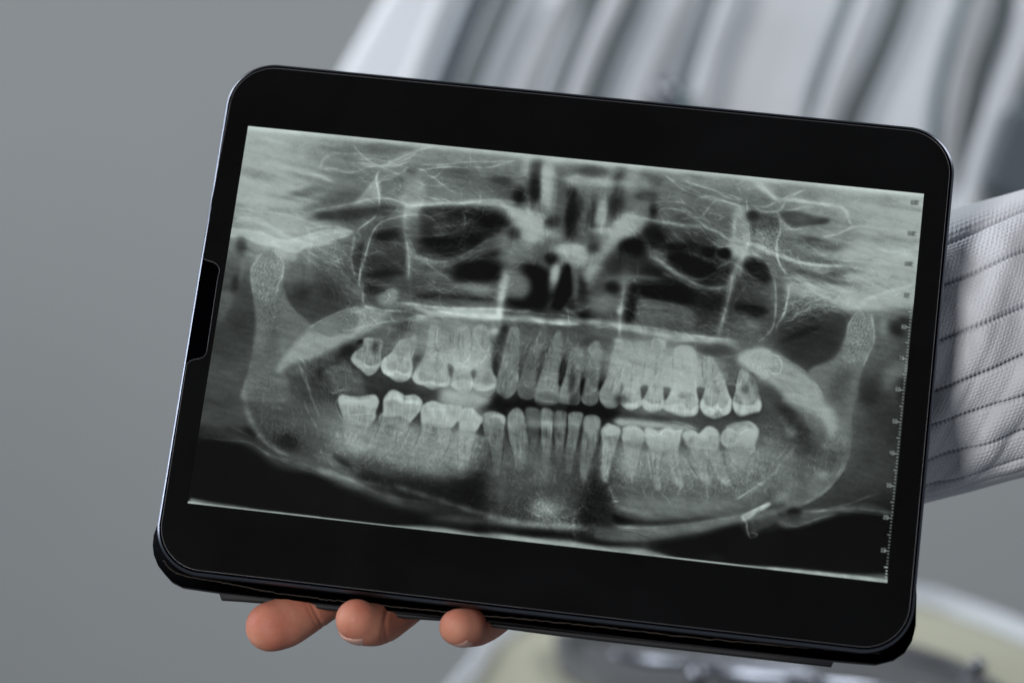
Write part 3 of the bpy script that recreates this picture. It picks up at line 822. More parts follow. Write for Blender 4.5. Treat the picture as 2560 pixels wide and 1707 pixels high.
g .07 .8 12 8 0 2280 640
n .06 1.5 1.3 0 5 2180 640 2352 600 2352 780 2250 740
s 4 .18 2160 650 2250 700 2350 760
# hard palate
s 4.4 .26 540 620 700 625 850 650 1000 665 1200 672 1500 675 1700 690 1900 690
s 4 .26 440 690 600 700 720 720 800 750 900 745
a .18 4 700 640 900 690 1200 680 1550 680 1550 780 1200 770 1000 740 850 720
s 3 .2 940 690 1100 720 1250 740
s 6 .2 1250 745 1450 755 1600 760 1750 775 1900 790 2000 800 2150 810 2352 810
s 4 .2 1900 790 2050 812 2150 820 2352 830
s 3 .12 1700 710 1850 710 2050 730 2200 740 2352 790
g .62 .6 14 8 0 900 730
f .34 .7 3 380 790 500 730 700 715 740 730 600 770 500 780 
s 2 .16 480 720 520 790 600 800 700 760 800 740
s 1.6 .14 350 820 450 800 540 790
s 4 .12 650 790 800 780 950 790 1150 790 1300 790
g .36 .5 40 5 1 1150 780
s 5 .16 1540 640 1560 760 1560 860
s 7 .22 1500 800 1490 870
g .7 .9 10 8 0 1515 900
n .10 1.5 1.1 40 5 540 840 760 800 900 860 850 980 760 930 640 980 470 1060 430 980
g .24 .7 18 12 -20 620 830
g .26 .7 22 10 -35 560 930
n .07 1.5 1.2 60 4 960 860 1180 850 1130 1080 960 1060
n .09 1.5 1.1 60 4 740 950 870 930 830 1080 790 1120 720 1110
f .28 .9 2 705 1130 810 1120 760 1200 720 1240
f .10 .85 4 1590 850 1650 850 1620 1000 1570 1150 1540 1320 1500 1330 1480 1230 1500 1050
n .07 1.3 1.1 60 3 1560 980 1620 960 1560 1250 1490 1300
f .14 .6 4 1760 1050 1880 1000 1830 1150 1780 1250 1750 1380 1740 1250
n .09 1.3 1.1 60 3 1760 1050 1900 1010 1830 1150 1760 1250
g .28 .6 30 14 0 1850 920
g .26 .5 18 20 0 2050 920
g .42 .5 10 30 0 1980 950
f .12 .7 4 1960 1100 2020 1100 1990 1250 1940 1330
f .10 .8 4 2160 1130 2210 1130 2210 1280 2160 1360 2140 1330
# upper teeth left
f .5 .9 1.6 240 960 330 960 420 990 400 1090 405 1160 395 1230 340 1300 270 1330 200 1270 140 1220 105 1160 150 1090 220 1040
f .62 .75 1.8 110 1160 180 1170 230 1210 300 1240 380 1200 405 1160 395 1220 350 1270 250 1290 150 1220
f .5 .7 1.4 245 1270 320 1260 350 1290 275 1328
s 1.4 .12 180 1170 240 1210 270 1240 330 1230
s 1.2 -.15 225 1210 235 1260
g .27 .85 8 12 10 345 1045
f .585 .95 1.4 590 980 680 960 740 930 752 1000 720 1120 702 1180 706 1290 690 1350 620 1390 560 1390 480 1340 420 1300 402 1220 440 1150 490 1110 540 1040
f .67 .9 1.6 402 1220 440 1150 460 1180 460 1240 500 1280 545 1270 600 1300 640 1310 680 1270 700 1180 706 1290 680 1340 600 1320 540 1310 520 1340 430 1300
f .56 .7 1.6 490 1340 550 1310 640 1340 640 1380 560 1390
g .44 .6 7 9 0 600 1140
f .585 .9 1.4 890 840 970 850 930 950 930 1050 990 1100 1100 1095 1060 1200 1062 1290 1080 1370 1050 1430 980 1435 900 1468 820 1425 740 1400 706 1340 740 1270 800 1180 840 1080 860 960
f .66 .85 2 706 1340 740 1280 760 1300 770 1360 830 1390 900 1380 970 1410 1060 1380 1080 1375 1050 1430 980 1435 830 1420 740 1400
f .56 .7 1.4 830 1415 880 1400 960 1440 900 1466
s 1.2 .1 800 1410 880 1390 960 1420
s 1.2 -.13 900 1170 940 1150 970 1200
f .56 .9 1.6 1130 900 1180 850 1260 860 1282 1000 1290 1200 1290 1320 1305 1400 1280 1470 1210 1495 1140 1470 1082 1410 1100 1330 1110 1200 1120 1050
f .55 .85 1.6 1310 860 1430 840 1480 1000 1485 1250 1535 1370 1520 1460 1460 1525 1380 1500 1310 1460 1306 1400 1345 1280 1310 1100
f .68 .85 7 1060 1110 1200 1090 1420 1100 1420 1230 1300 1290 1180 1285 1060 1260
g .66 .6 16 24 0 1080 1150
f .3 .95 1.8 1056 1210 1115 1250 1078 1340
f .3 .95 1.8 1282 1280 1335 1280 1303 1355
f .67 .85 2 1085 1400 1200 1360 1300 1390 1300 1440 1210 1470 1130 1460
s 1.2 .12 1130 1470 1210 1490 1280 1475
f .65 .8 2 1310 1440 1360 1400 1440 1430 1500 1410 1530 1370 1520 1440 1460 1470 1380 1480
s 1.3 .14 1330 1440 1400 1470 1480 1430
f .44 .8 1.5 1350 1490 1450 1480 1515 1450 1460 1528
f .44 .92 1.6 1665 870 1745 860 1757 1000 1742 1200 1748 1400 1705 1500 1630 1555 1560 1520 1525 1440 1550 1330 1580 1200 1620 1030
s 3 -.08 1660 1150 1650 1330
s 1.6 .1 1735 900 1750 1100 1740 1300 1742 1400
s 1.6 .1 1660 900 1620 1040 1575 1250 1545 1350
f .38 .5 3 1540 1470 1720 1460 1630 1550
f .42 .8 1.6 1880 1040 1950 1000 1985 1060 1940 1200 1920 1320 1922 1440 1905 1540 1830 1565 1760 1540 1730 1440 1772 1330 1812 1200 1850 1100
g .26 .7 10 20 8 1870 1220
s 1.4 .13 1800 1400 1850 1440 1910 1400
f .33 .6 3 1750 1450 1890 1450 1890 1540 1830 1560
f .47 .8 1.8 2100 930 2160 900 2170 1100 2150 1300 2140 1400 2135 1600 1915 1600 1930 1420 1970 1300 2000 1180 2050 1050
s 2 .07 2080 1050 2070 1300
# ---- centre right
@ 1300 600
f .06 .9 9 1180 450 1400 410 1560 420 1720 540 1660 600 1560 640 1400 610 1200 570 1150 500
f .07 .8 8 1440 150 1600 150 1800 200 1980 240 1900 330 1780 370 1650 350 1500 260
n .12 1.8 1.2 40 6 1680 520 1880 500 2000 580 1930 720 1700 720 1660 620
f .1 .6 8 1740 580 1920 560 1990 600 1930 700 1740 690
s 4 .2 1300 150 1450 260 1580 350 1700 420 1850 470 2000 460 2060 420
s 3 .16 1560 330 1680 370 1800 400
s 3 .12 1350 290 1500 370 1650 440 1750 480
g .09 .85 24 5 20 1400 380
g .09 .8 26 5 20 1560 440
g .1 .7 20 8 10 1330 300
g .38 .6 50 10 4 1000 380
s 4 .14 820 390 1000 360 1150 360 1300 400 1450 450
s 2.4 .12 1120 340 1130 430 1160 500 1190 560 1150 640 1140 720
s 1.6 .1 1200 440 1300 440 1400 460
s 1.8 .12 1470 500 1480 440 1520 400
f .34 .8 3 1160 590 1200 570 1400 610 1560 640 1680 700 1700 860 1500 840 1280 800 1120 790
s 2 .1 1200 580 1400 610 1550 640
s 2.4 .1 1180 660 1400 660 1560 700
s 1.8 .08 1240 740 1400 730 1500 760 1400 800
s 2 .1 1140 780 1350 800
f .08 .9 5 1050 440 1150 460 1130 600 1120 750 1060 820 1020 780 1040 600
f .09 .85 5 850 430 940 440 990 500 900 530 850 480
g .36 .8 18 14 0 640 430
g .1 .75 10 22 0 590 450
f .09 .85 5 560 380 620 390 620 560 590 500
g .38 .8 26 22 20 830 600
f .05 .95 5 580 710 640 690 720 730 780 760 640 775 570 750
g .26 .7 24 14 0 800 720
g .33 .6 14 12 0 590 640
s 4.5 .2 1020 420 1010 520 990 640 980 750 975 880 970 970
g .62 .8 6 8 0 975 690
g .66 .9 11 8 5 965 1000
s 3 .14 560 690 640 670 680 640
s 1.6 .14 450 660 470 720 480 800 510 850
a .1 4 1900 0 2200 60 2352 120 2352 220 2150 170 1980 100
s 5.5 .14 2200 120 2150 220 2090 330 2060 450 2040 560 2010 680 1980 800 1930 950
s 2 .16 2080 340 2060 500 2010 700 1960 860
s 3.4 .12 2220 440 2160 520 2110 600 2080 720
n .09 1.4 1.2 30 6 2000 200 2100 240 2180 420 2080 520 1900 520 2030 380
s 3 .14 2000 190 2130 250 2250 320 2352 420
f .08 .8 6 2200 230 2352 260 2352 380 2250 330
f .14 .85 4 2110 620 2250 640 2352 680 2352 720 2200 700 2120 680
g .24 .5 30 14 10 2230 560
s 7 .17 0 730 150 770 300 795 480 800 600 800
s 7 .24 560 790 800 810 1000 850 1200 890 1400 930 1600 960 1800 980 2000 1010 2180 1080
s 3 .16 980 830 1200 850 1400 880 1650 930 1850 950
s 3.5 .18 1660 930 1850 960 2000 970 2140 990
s 3 .14 1440 980 1600 990 1750 990
s 2.4 .14 1280 1030 1380 1000 1430 970
s 2 .14 1430 980 1410 1070
s 2.6 .18 1420 960 1400 1040 1440 1070
f .22 .7 5 1600 1030 1750 1050 1900 1030 2080 1060 2000 1150 1880 1160 1750 1110
s 2.4 .2 1540 1170 1600 1120 1660 1080 1750 1110 1820 1150 1900 1160 2000 1150 2100 1130 2160 1110
s 1.5 .16 1720 990 1720 1120
s 1.5 .14 2000 1150 2000 1280
n .12 1.4 1.2 40 4 1900 1170 2150 1160 2130 1350 2070 1430 2000 1320 1920 1240
f .15 .6 8 1930 1180 2130 1180 2110 1320 2010 1300
n .06 1.4 1 60 6 1000 1020 1400 1040 1500 1200 1100 1200
g .34 .6 30 10 4 800 930
f .2 .8 6 660 960 880 980 930 1020 900 1080 820 1100 800 1030 660 1060
n .08 1.2 1.1 50 4 820 1030 930 1040 900 1200 840 1330 780 1400 800 1200
f .1 .7 5 820 1060 920 1060 890 1200 830 1340 790 1420 780 1250
# ---- upper teeth right
@ 1300 900
f .47 .7 1.8 150 370 200 190 400 140 370 240 362 410 250 420
f .36 .6 2.5 160 330 260 310 355 340 360 400 230 400
s 1.4 .14 200 400 280 405 360 405
f .42 .9 1.6 500 -100 590 -120 625 -50 610 80 590 220 592 350 572 430 520 442 380 420 365 370 402 260 440 150 470 20
f .52 .5 4 380 400 410 230 480 230 470 400
f .25 .8 3 490 350 580 330 575 410 520 438 480 420
g .2 .7 8 22 4 510 190
s 1.5 .08 540 -110 600 -60 640 40 620 150
f .42 .9 1.6 660 -40 690 -160 770 -180 795 -60 780 100 772 240 770 340 750 420 690 450 615 420 597 340 620 230 640 100
s 1.4 .13 610 300 660 320 720 310 760 260
f .34 .7 2.5 610 330 760 320 745 420 690 445 620 415
g .3 .5 8 28 2 705 150
f .07 .85 2.5 430 0 450 20 420 180 400 250 375 210 390 60
f .06 .9 2.5 600 210 640 160 625 260 600 360 588 250
f .06 .9 3 780 210 870 130 830 240 775 310
f .52 .9 1.7 930 -150 1090 -180 1090 0 1010 200 985 300 965 430 900 475 830 460 780 380 782 300 830 200 870 80
f .66 .7 10 950 0 1100 -40 1400 -20 1400 150 1100 200 960 200
f .56 .5 4 1130 -180 1270 -180 1230 0 1190 200 1000 230 1080 -20
f .58 .9 1.7 1060 0 1230 -10 1187 200 1190 350 1188 440 1090 495 1000 450 972 390 990 280 1030 150
f .57 .9 1.7 1290 -200 1420 -180 1402 0 1400 250 1402 350 1395 470 1300 520 1210 470 1197 390 1222 300 1270 150 1290 0
f .63 .9 1.8 1520 -120 1700 -120 1730 100 1732 300 1747 420 1740 510 1690 550 1560 545 1420 490 1402 440 1442 360 1482 250 1500 100
f .585 .9 1.6 1830 -40 1900 0 1990 150 2030 280 2072 380 2062 500 1990 550 1890 572 1800 530 1762 450 1792 350 1830 200 1830 60
f .55 .9 1.6 2150 100 2250 130 2310 200 2345 330 2365 430 2350 500 2290 520 2150 552 2092 480 2085 390 2112 260
g .68 .8 34 34 0 1600 130
g .66 .6 26 22 0 1010 130 1140 150 1340 130
f .3 .95 1.6 1180 260 1255 260 1198 385
f .3 .95 1.6 1405 270 1480 280 1422 390
f .3 .95 1.6 1730 275 1805 275 1762 395
f .3 .95 1.6 2035 260 2112 260 2078 380
f .34 .8 1.6 985 230 1020 250 985 330
n .07 1.2 1.1 60 3 1190 60 1290 60 1260 250 1185 240
n .07 1.2 1.1 60 3 1410 60 1490 100 1480 260 1405 250
n .09 1.2 1.1 85 3 1735 0 1830 0 1810 250 1735 250
n .1 1.2 1.1 60 3 2000 60 2130 60 2110 250 2030 250
s 1.4 -.12 1260 220 1290 50 1320 -80
s 1.4 -.12 1408 250 1405 50 1410 -50
s 1.2 -.12 1770 -100 1770 240
s 1.2 -.12 1830 -60 1820 120 1810 220
s 1.5 -.1 920 -20 860 130 820 200
s 1.6 .12 900 30 850 150
f .67 .9 1.8 975 390 1010 370 1030 410 1100 420 1180 390 1190 440 1090 480 1000 445
f .67 .9 1.8 1197 400 1230 390 1300 430 1370 420 1402 390 1395 460 1300 500 1215 465
f .68 .9 1.6 1405 440 1470 440 1530 430 1580 420 1640 470 1660 500 1740 440 1740 500 1690 535 1560 520 1420 480
f .45 .7 2.5 1545 330 1600 310 1700 340 1650 370 1560 370
f .68 .9 1.6 1765 450 1790 380 1810 430 1880 460 1930 430 1960 470 2010 460 2060 380 2062 490 1990 540 1940 480 1890 540 1810 520
s 1.6 .1 1790 520 1850 480 1930 500 1980 470
g .46 .6 10 6 10 1915 300
f .67 .9 1.8 2086 400 2110 420 2200 440 2280 440 2340 390 2362 430 2345 490 2280 505 2150 530 2092 470
g .34 .8 8 10 0 2210 280
g .33 .6 8 18 0 2280 180
f .48 .8 2 785 300 900 330 975 360 965 430 900 470 830 455 785 380
s 1.5 .08 830 370 870 360 920 380
# gap between the arches
f .25 .6 8 950 540 1250 570 1500 600 1750 660 1900 620 2100 580 2352 600 2352 540 2080 560 1700 560 1500 530 1000 500
f .62 .9 4 930 570 1100 570 1300 590 1500 600 1650 650 1750 690 1500 680 1200 650 1000 650 930 610
s 2 .14 1450 590 1600 620 1740 680
f .14 .8 5 1000 520 1250 550 1400 560 1550 600 1650 640 1450 610 1200 580 1000 550
f .08 .9 5 780 440 830 470 960 490 960 540 900 570 820 600 790 540 680 520 600 510 470 500 470 450 580 460 680 470
# ---- lower arch
@ 850 900
f .1 .92 5 1500 360 1560 330 1630 390 1740 380 1820 400 1950 420 1950 470 1800 470 1700 460 1640 500 1610 540 1500 490 1400 490 1350 450 1460 420
f .25 .7 4 1950 420 2060 430 2200 420 2220 500 2060 500 1950 470
f .22 .8 5 230 180 400 190 700 230 720 280 860 290 1000 290 950 400 800 400 650 330 500 280 420 360 380 380 240 320
f .22 .8 4 380 340 430 400 420 490 365 520 375 420
f .6 .95 8 980 290 1120 280 1300 300 1420 340 1440 420 1380 470 1300 460 1160 440 1000 410
n .10 1.6 1.1 -60 8 300 530 500 560 800 620 1050 700 1400 750 1430 900 1300 1080 1100 1140 900 1120 700 1060 400 980 250 900 200 700
a .03 8 800 1000 1200 900 1300 1060 1100 1140 900 1120
f .58 .9 1.7 10 340 100 350 200 350 330 340 375 390 372 440 347 520 350 560 260 700 240 850 140 850 60 780 30 600 0 480 -20 400
f .66 .85 2.5 0 350 100 370 230 390 330 345 370 390 365 430 330 470 200 440 60 440 -5 420
n .08 1.4 1.2 -40 6 30 620 340 620 300 830 200 880 60 800
f .52 .9 1.6 690 560 670 640 600 760 560 850 480 880 460 840 520 720 520 640 450 640 420 720 340 840 250 890 230 860 310 760 380 640 410 520
f .61 .92 1.7 420 500 430 370 510 290 600 320 640 345 740 340 806 410 775 510 690 600 640 575 560 550 480 560 418 540
f .68 .85 2 435 400 520 310 600 350 640 390 700 390 790 400 790 440 700 430 600 420 520 380
f .40 .6 4 450 540 620 560 620 600 480 580
f .28 .95 1.6 790 520 800 640 740 620 700 600 740 570
f .66 .92 1.8 800 450 900 400 1000 430 1130 440 1190 460 1160 590 1130 650 1000 670 900 640 810 640 790 540
f .56 .9 1.6 810 620 900 640 860 760 780 880 720 940 660 915 720 820 790 720
f .54 .9 1.6 960 670 1080 680 1075 800 1010 930 890 980 870 960 930 870 955 770
s 1.8 -.12 880 640 830 740 760 840 700 920
s 1.2 -.1 1010 700 1000 820 960 900
s 1.4 -.14 870 630 930 630 970 640 1030 630
f .33 .7 3 870 760 930 730 950 800 930 900 880 960 790 960 760 920 800 840
n .14 2.6 1.1 -12 3 870 760 930 740 950 800 930 900 880 960 780 960 780 900
n .14 2.6 1.1 -12 3 680 670 740 680 740 760 650 880 600 920 560 860 620 780
f .36 .5 3 690 660 740 680 740 760 640 900 590 900 580 840 640 760
s 1.2 -.14 500 670 430 740 380 790 400 820
s 1.2 -.14 950 760 955 860 900 950
s 1.3 -.14 410 530 380 640 330 740
n .12 2 1.1 -30 3 390 740 510 670 500 760 440 840 380 820
g .58 .6 10 14 -30 160 830
f .66 .92 1.8 1195 480 1290 470 1345 520 1405 570 1375 640 1335 700 1160 680 1165 560
s 2 .1 1290 510 1340 560 1380 590
s 1.5 .14 1180 480 1160 600
f .56 .85 4 1150 680 1340 690 1300 850 1260 1000 1190 1090 1140 1020 1150 830
f .3 .95 1.8 1160 600 1155 700 1095 700 1110 650
f .24 .95 1.8 1395 620 1420 730 1335 720 1350 670
f .48 .92 1.8 1395 600 1400 530 1500 500 1600 540 1622 600 1595 690 1500 710 1420 690
f .62 .8 2.2 1440 570 1520 530 1600 550 1615 610 1590 620 1560 570 1500 560
f .44 .9 2 1420 670 1600 670 1592 850 1580 1000 1555 1130 1510 1120 1475 900 1445 800
s 2 -.12 1520 720 1520 850
f .06 .75 14 1340 900 1440 800 1470 1000 1470 1250 1450 1500 1300 1480 1200 1300 1220 1150
h .076 26 3.2 -35 1360 760 1370 900 1330 1050 1250 1130 1130 1170
h .062 24 4 -20 1330 850 1380 980 1320 1100 1230 1180
f .46 .92 1.8 1635 600 1650 530 1700 475 1745 468 1795 510 1812 600 1842 760 1822 900 1795 1060 1745 1085 1685 900 1642 700
f .56 .5 4 1660 550 1720 500 1780 540 1780 640 1680 640
s 1.3 .2 1805 530 1820 620 1830 690
f .38 .85 2 1815 480 1945 480 1962 600 1950 700 1900 900 1870 800 1840 700
f .5 .6 4 1840 580 1960 600 1955 660 1840 650
f .2 .5 6 1840 680 1960 680 1950 760 1860 780
f .46 .9 2 1968 490 2085 500 2092 650 2062 900 2030 1080 1990 1050 1975 800
f .62 .8 4 1975 590 2085 610 2080 655 1980 650
f .4 .85 2 2100 510 2218 510 2207 650 2182 850 2160 1030 2120 1000 2105 700
f .55 .6 4 2105 600 2210 610 2200 650 2105 650
f .42 .9 2 2240 520 2380 520 2352 650 2320 800 2265 1085 2215 1090 2215 900 2237 700
f .54 .6 4 2240 600 2360 610 2330 660 2235 660
s 1.6 -.1 2280 700 2270 850 2240 980
s 1.4 -.16 2225 520 2222 700 2190 900 2170 1020
s 1.2 -.12 2350 740 2310 900 2260 1040
s 2 -.16 2090 520 2085 720 2095 880
s 1.6 -.12 1960 640 1962 760
s 1.4 -.12 2140 700 2150 850
g .52 .6 16 26 4 1990 1100
n .06 1.6 1.2 20 6 1500 1150 2000 1180 2000 1500 1500 1500
a -.04 14 1480 1350 1700 1350 1750 1500 1500 1500
r .072 4 2.6 20 1850 950 2100 950 2352 950 2352 1568 1780 1568 1800 1200
r .045 4 2.6 20 1480 1100 1800 1100 1760 1500 1480 1500
r .045 5 3.2 20 650 1120 900 1160 1150 1180 1180 1400 900 1360 600 1260
n .04 1.8 1.2 25 10 0 900 500 1000 800 1120 1150 1180 1150 1380 800 1340 400 1230 0 1080
s 2 .1 380 1020 400 1110 440 1190 520 1260
s 2 .17 1020 1250 1060 1300 1065 1320
s 1.4 .12 1060 1290 1080 1240 1110 1240
s 1.4 .1 700 1150 740 1120 800 1130
f .2 .5 14 1500 1150 1650 1140 1640 1160 1560 1180
s 8 .06 1500 1000 1490 1300 1480 1560
g .56 .7 30 18 5 2000 1450
h .105 22 4 -60 1900 1400 2000 1440 2100 1480
h .105 22 4 -130 1900 1440 2000 1480 2100 1500
h .096 20 4 20 1800 1450 1950 1520 2200 1530
# mandible lower border left
@ 850 900
a .09 5 -200 1040 0 1120 200 1220 400 1310 600 1360 800 1380 1000 1400 1200 1450 1400 1500 1500 1520 1500 1568 1300 1500 1000 1500 700 1470 450 1390 200 1290 0 1200 -200 1130
s 3.5 .12 -150 1060 0 1120 200 1220 400 1310 600 1355 850 1390 970 1400
s 2 .14 1000 1400 1150 1430 1260 1480 1400 1500
s 1.6 -.14 1000 1415 1150 1450 1220 1480
@ 400 900
f .32 .6 6 400 480 840 480 900 640 700 640 400 640
g .12 .6 40 9 4 500 730
a .06 4 390 700 600 690 900 790 1100 900 1130 960 1000 920 800 830 600 780 400 750
s 2 .1 400 750 600 780 850 800 950 850 1120 970
s 2 .08 700 650 850 730 960 780
f .1 .8 5 800 650 900 680 950 770 860 720
s 6 .12 835 420 870 540 930 670 1000 760 1080 830 1180 900 1300 930
s 5 .08 820 250 825 350 840 440
s 4 .09 1000 780 1080 850 1200 910 1400 960 1550 1040 1700 1120 1900 1190 2100 1260 2352 1350
a .07 6 1150 900 1400 960 1600 920 1900 1100 1900 1150 2100 1250 2352 1340 2352 1420 2100 1300 1800 1220 1500 1080 1250 960
s 1.6 -.09 1170 920 1350 1000 1500 1080 1650 1160
s 3 .07 1000 880 1150 960 1350 1050 1600 1130
a .05 6 1000 900 1250 1000 1500 1100 1600 1150 1300 1090 1150 1050
s 2 .12 1540 900 1650 920 1760 960 1880 1040 1930 1090 1940 1140
s 2 .1 1640 960 1700 1040 1800 1090 1900 1100
f .14 .7 3 1680 920 1780 950 1900 1040 1900 1060 1780 1020
s 2 .1 1650 1270 1720 1230 1760 1200
s 2 .1 1560 1220 1700 1270 1780 1240
f .1 .8 9 1150 760 1250 700 1350 780 1440 850 1350 900 1230 860 1150 800
n .12 2 .9 50 7 1120 740 1300 700 1460 850 1350 900 1180 860
n .09 2 .9 75 7 900 500 1250 490 1300 640 1150 760 1000 700
s 3 .1 1080 470 1180 470 1240 500
s 2 .14 1350 30 1420 150 1460 300 1540 500 1580 580
s 2 .14 1330 250 1400 370 1440 480 1500 600 1550 680
g .18 .6 22 16 30 1380 330
n .06 1.6 1.2 30 8 1550 500 1750 400 1780 700 1650 800 1500 700
s 1.6 .16 1740 360 1720 440 1760 540 1800 600
s 1.6 -.1 1760 380 1745 460 1790 560 1810 640 1790 760
s 1.8 .12 1700 310 1760 290 1850 300 1860 250
s 1.6 .14 1640 300 1720 320 1860 260
f .33 .8 2.5 1840 310 1950 300 2010 330 1960 350 1860 340
f .36 .7 3 1860 110 1960 110 1990 250 2020 330 1950 260 1880 200
# bottom edge glow left
@ 0 0 1
p .5 .9 3 474 1250 469 1258 640 1278 800 1296 800 1291 640 1270 600 1262 520 1250 474 1243
f .62 .85 1.2 470 1252 520 1258 640 1274 800 1293 900 1305 900 1311 700 1286 469 1259
p .66 .9 .8 469 1254 900 1303 1400 1360 1900 1416 2218 1452 2218 1460 469 1260
f .55 .9 3 1000 1312 1100 1318 1180 1330 1230 1328 1300 1338 1400 1348 1500 1362 1600 1370 1680 1392 1700 1402 1500 1376 1200 1342 1000 1318
f .6 .7 2 1220 1334 1400 1352 1500 1366 1500 1374 1220 1342
f .45 .85 4 1850 1410 2000 1420 2120 1432 2225 1436 2222 1456 2000 1432 1850 1414
f .6 .85 1.5 1950 1419 2225 1448 2222 1458 1950 1426
# central lower border
@ 900 1200 3.357
f .3 .85 5 600 300 900 290 1000 320 1300 370 1500 410 1300 400 1000 370 750 350 620 330
f .05 .9 5 950 380 1100 370 1300 420 1600 420 1800 450 1820 480 1650 480 1450 460 1200 430 1000 440
f .08 .5 5 1840 430 1950 470 2100 510 2352 520 2352 560 2100 550 1850 520
s 7 .07 1100 300 1250 340 1400 350 1600 360 1800 390
g .36 .5 40 9 4 1330 350 1650 380
s 6 .07 1095 0 1100 200 1100 440
s 4 .1 1790 250 1795 480
s 3 -.14 1850 440 1950 410 1850 400
f .28 .8 6 1850 420 2000 390 2352 400 2352 500 2150 510 1980 480
s 2 .16 1700 310 1800 280 1860 230 1900 180 1960 170
s 1.6 .16 1960 170 2080 190 2200 180
s 1.5 .16 1470 90 1540 200 1600 290
s 1.5 .14 1500 160 1700 140 1690 240
f .06 .85 9 1870 60 1970 0 2040 80 2080 200 2060 320 1950 370 1850 350 1840 200
h .076 20 4 40 1850 200 1950 250 2030 300
h .096 24 3 -20 2060 60 2100 160 2130 220
s 2 .2 2100 180 2180 170
s 2 .14 2100 360 2200 380 2352 380
f .16 .45 6 2120 260 2352 320 2352 350 2200 350 2100 330
# ---- lower right
@ 1300 900
n .1 1.5 1.2 30 8 900 850 1200 900 1500 1000 1700 1050 1900 1100 2352 1000 2352 1300 1900 1330 1500 1350 1000 1280 870 1000
f .33 .6 8 1050 1120 1250 1130 1290 1280 1500 1300 1480 1400 1200 1400 1030 1330
a .05 10 900 1400 1400 1380 2000 1400 2300 1380 2000 1460 1400 1540 1000 1480
f .42 .92 1.8 620 600 640 545 705 532 772 555 788 620 772 720 722 900 672 1100 640 1190 600 1180 590 1000 610 750
f .54 .6 3 620 600 700 560 770 600 760 700 660 720
s 2 -.14 668 740 655 900 640 1040
s 1.3 .1 590 860 590 1040 600 1180
s 1.4 -.14 800 700 760 880 710 1060
f .54 .92 1.8 790 690 850 620 900 630 970 655 987 710 952 820 902 960 872 1100 842 1200 802 1160 790 1000 800 800
s 1.8 -.12 872 780 860 950 845 1080
f .64 .8 2 820 680 890 640 970 670 975 720 850 740
f .64 .92 1.8 1000 700 1012 660 1120 640 1192 680 1212 740 1202 810 1010 800
f .56 .85 3.5 1010 780 1200 780 1185 900 1145 1090 1060 1150 1020 1000
f .42 .6 3 1020 800 1200 800 1190 870 1020 860
g .62 .6 20 22 0 1090 980
f .66 .95 1.8 1220 720 1240 660 1350 690 1450 655 1520 685 1592 680 1572 770 1542 870 1400 890 1270 860 1227 770
s 1.6 .1 1230 690 1290 660 1350 730 1420 680 1500 700 1580 690
s 1.3 .16 1212 700 1215 760
f .56 .9 1.8 1270 850 1400 870 1362 1000 1352 1100 1385 1260 1320 1262 1290 1100 1265 980
f .56 .9 1.8 1440 870 1550 850 1545 1000 1600 1190 1575 1255 1515 1200 1470 1050
s 1.3 -.14 1350 1080 1360 1010 1410 980 1460 1020
s 1.2 -.12 1470 960 1540 1160
s 1.2 -.14 1550 880 1560 1000 1590 1120
r .072 4 2.6 0 1370 1010 1430 1000 1500 1120 1550 1230 1420 1240 1370 1150
f .6 .93 1.8 1588 740 1620 690 1700 690 1760 715 1830 650 1900 660 1952 720 1942 850 1890 930 1750 910 1680 900 1610 790
f .68 .8 2 1590 740 1630 700 1700 710 1750 730 1830 660 1910 680 1940 760 1870 740 1790 770 1700 740 1640 780
f .53 .9 1.8 1660 890 1800 940 1830 1080 1865 1220 1780 1190 1710 1060
f .53 .9 1.8 1850 920 1960 890 2010 1060 2060 1230 1980 1200 1900 1080
s 2 -.16 1730 890 1800 880 1870 890
s 1.4 .12 1780 910 1830 900 1860 920
s 1.4 -.16 1810 1000 1860 1100 1920 1200
f .3 .95 1.8 1550 915 1588 800 1655 920 1600 925
f .3 .95 1.8 945 850 985 740 1003 850 975 862
f .3 .95 1.8 1195 880 1215 790 1250 885 1215 895
f .26 .95 1.8 1950 880 1970 790 2010 870 1970 895
r .03 4 2.4 10 1560 940 1660 940 1720 1080 1760 1190 1650 1230 1590 1180
h .076 20 3.6 0 1570 950 1600 1100 1640 1250
h .062 18 3.6 10 900 900 920 1050 880 1200
h .062 18 3.6 -10 1190 900 1230 1000 1240 1100
h .076 26 4 -35 850 1250 900 1350 920 1400
f .6 .92 1.8 1960 750 2000 690 2100 640 2230 600 2300 630 2340 680 2330 730 2300 820 2290 900 2130 900 2010 850 1965 800
f .66 .8 2.5 2130 720 2230 680 2330 690 2300 820 2220 860 2060 850 2150 770
f .5 .8 1.6 2010 660 2100 610 2240 600 2260 660 2200 640 2120 690
s 1.5 .15 1970 720 2030 670 2100 700 2140 740
s 1.5 .15 2140 740 2200 690 2250 680
s 1.5 .12 2050 860 2100 810 2150 770
f .52 .85 3 2040 860 2290 870 2200 1000 2130 1130 2060 1100 2030 1000
n .12 1.6 1.1 60 5 2000 950 2352 900 2352 1250 2000 1250
s 2 .18 1340 1270 1400 1320 1450 1370 1490 1440
s 1.6 .14 1830 1240 1835 1340 1820 1420
s 1.6 .12 1720 1240 1780 1220 1840 1260
s 2 .16 2080 1370 2200 1310 2352 1220
s 1.5 .1 1290 1260 1290 1340 1230 1370
s 5 .1 900 1420 1050 1460 1300 1500
s 1.6 .16 870 1220 930 1380 990 1360
# mandible lower border right
@ 1500 1240 3.357
a -.12 4 100 150 300 200 600 200 900 170 1180 150 1000 180 700 230 400 240 150 230
a .1 4 0 260 400 260 700 250 1000 190 1200 150 1560 90 1600 110 1300 190 1000 270 700 330 400 370 0 370
s 3 .1 120 250 300 265 600 250 900 210 1190 160
s 1.5 -.1 150 290 300 310 420 355
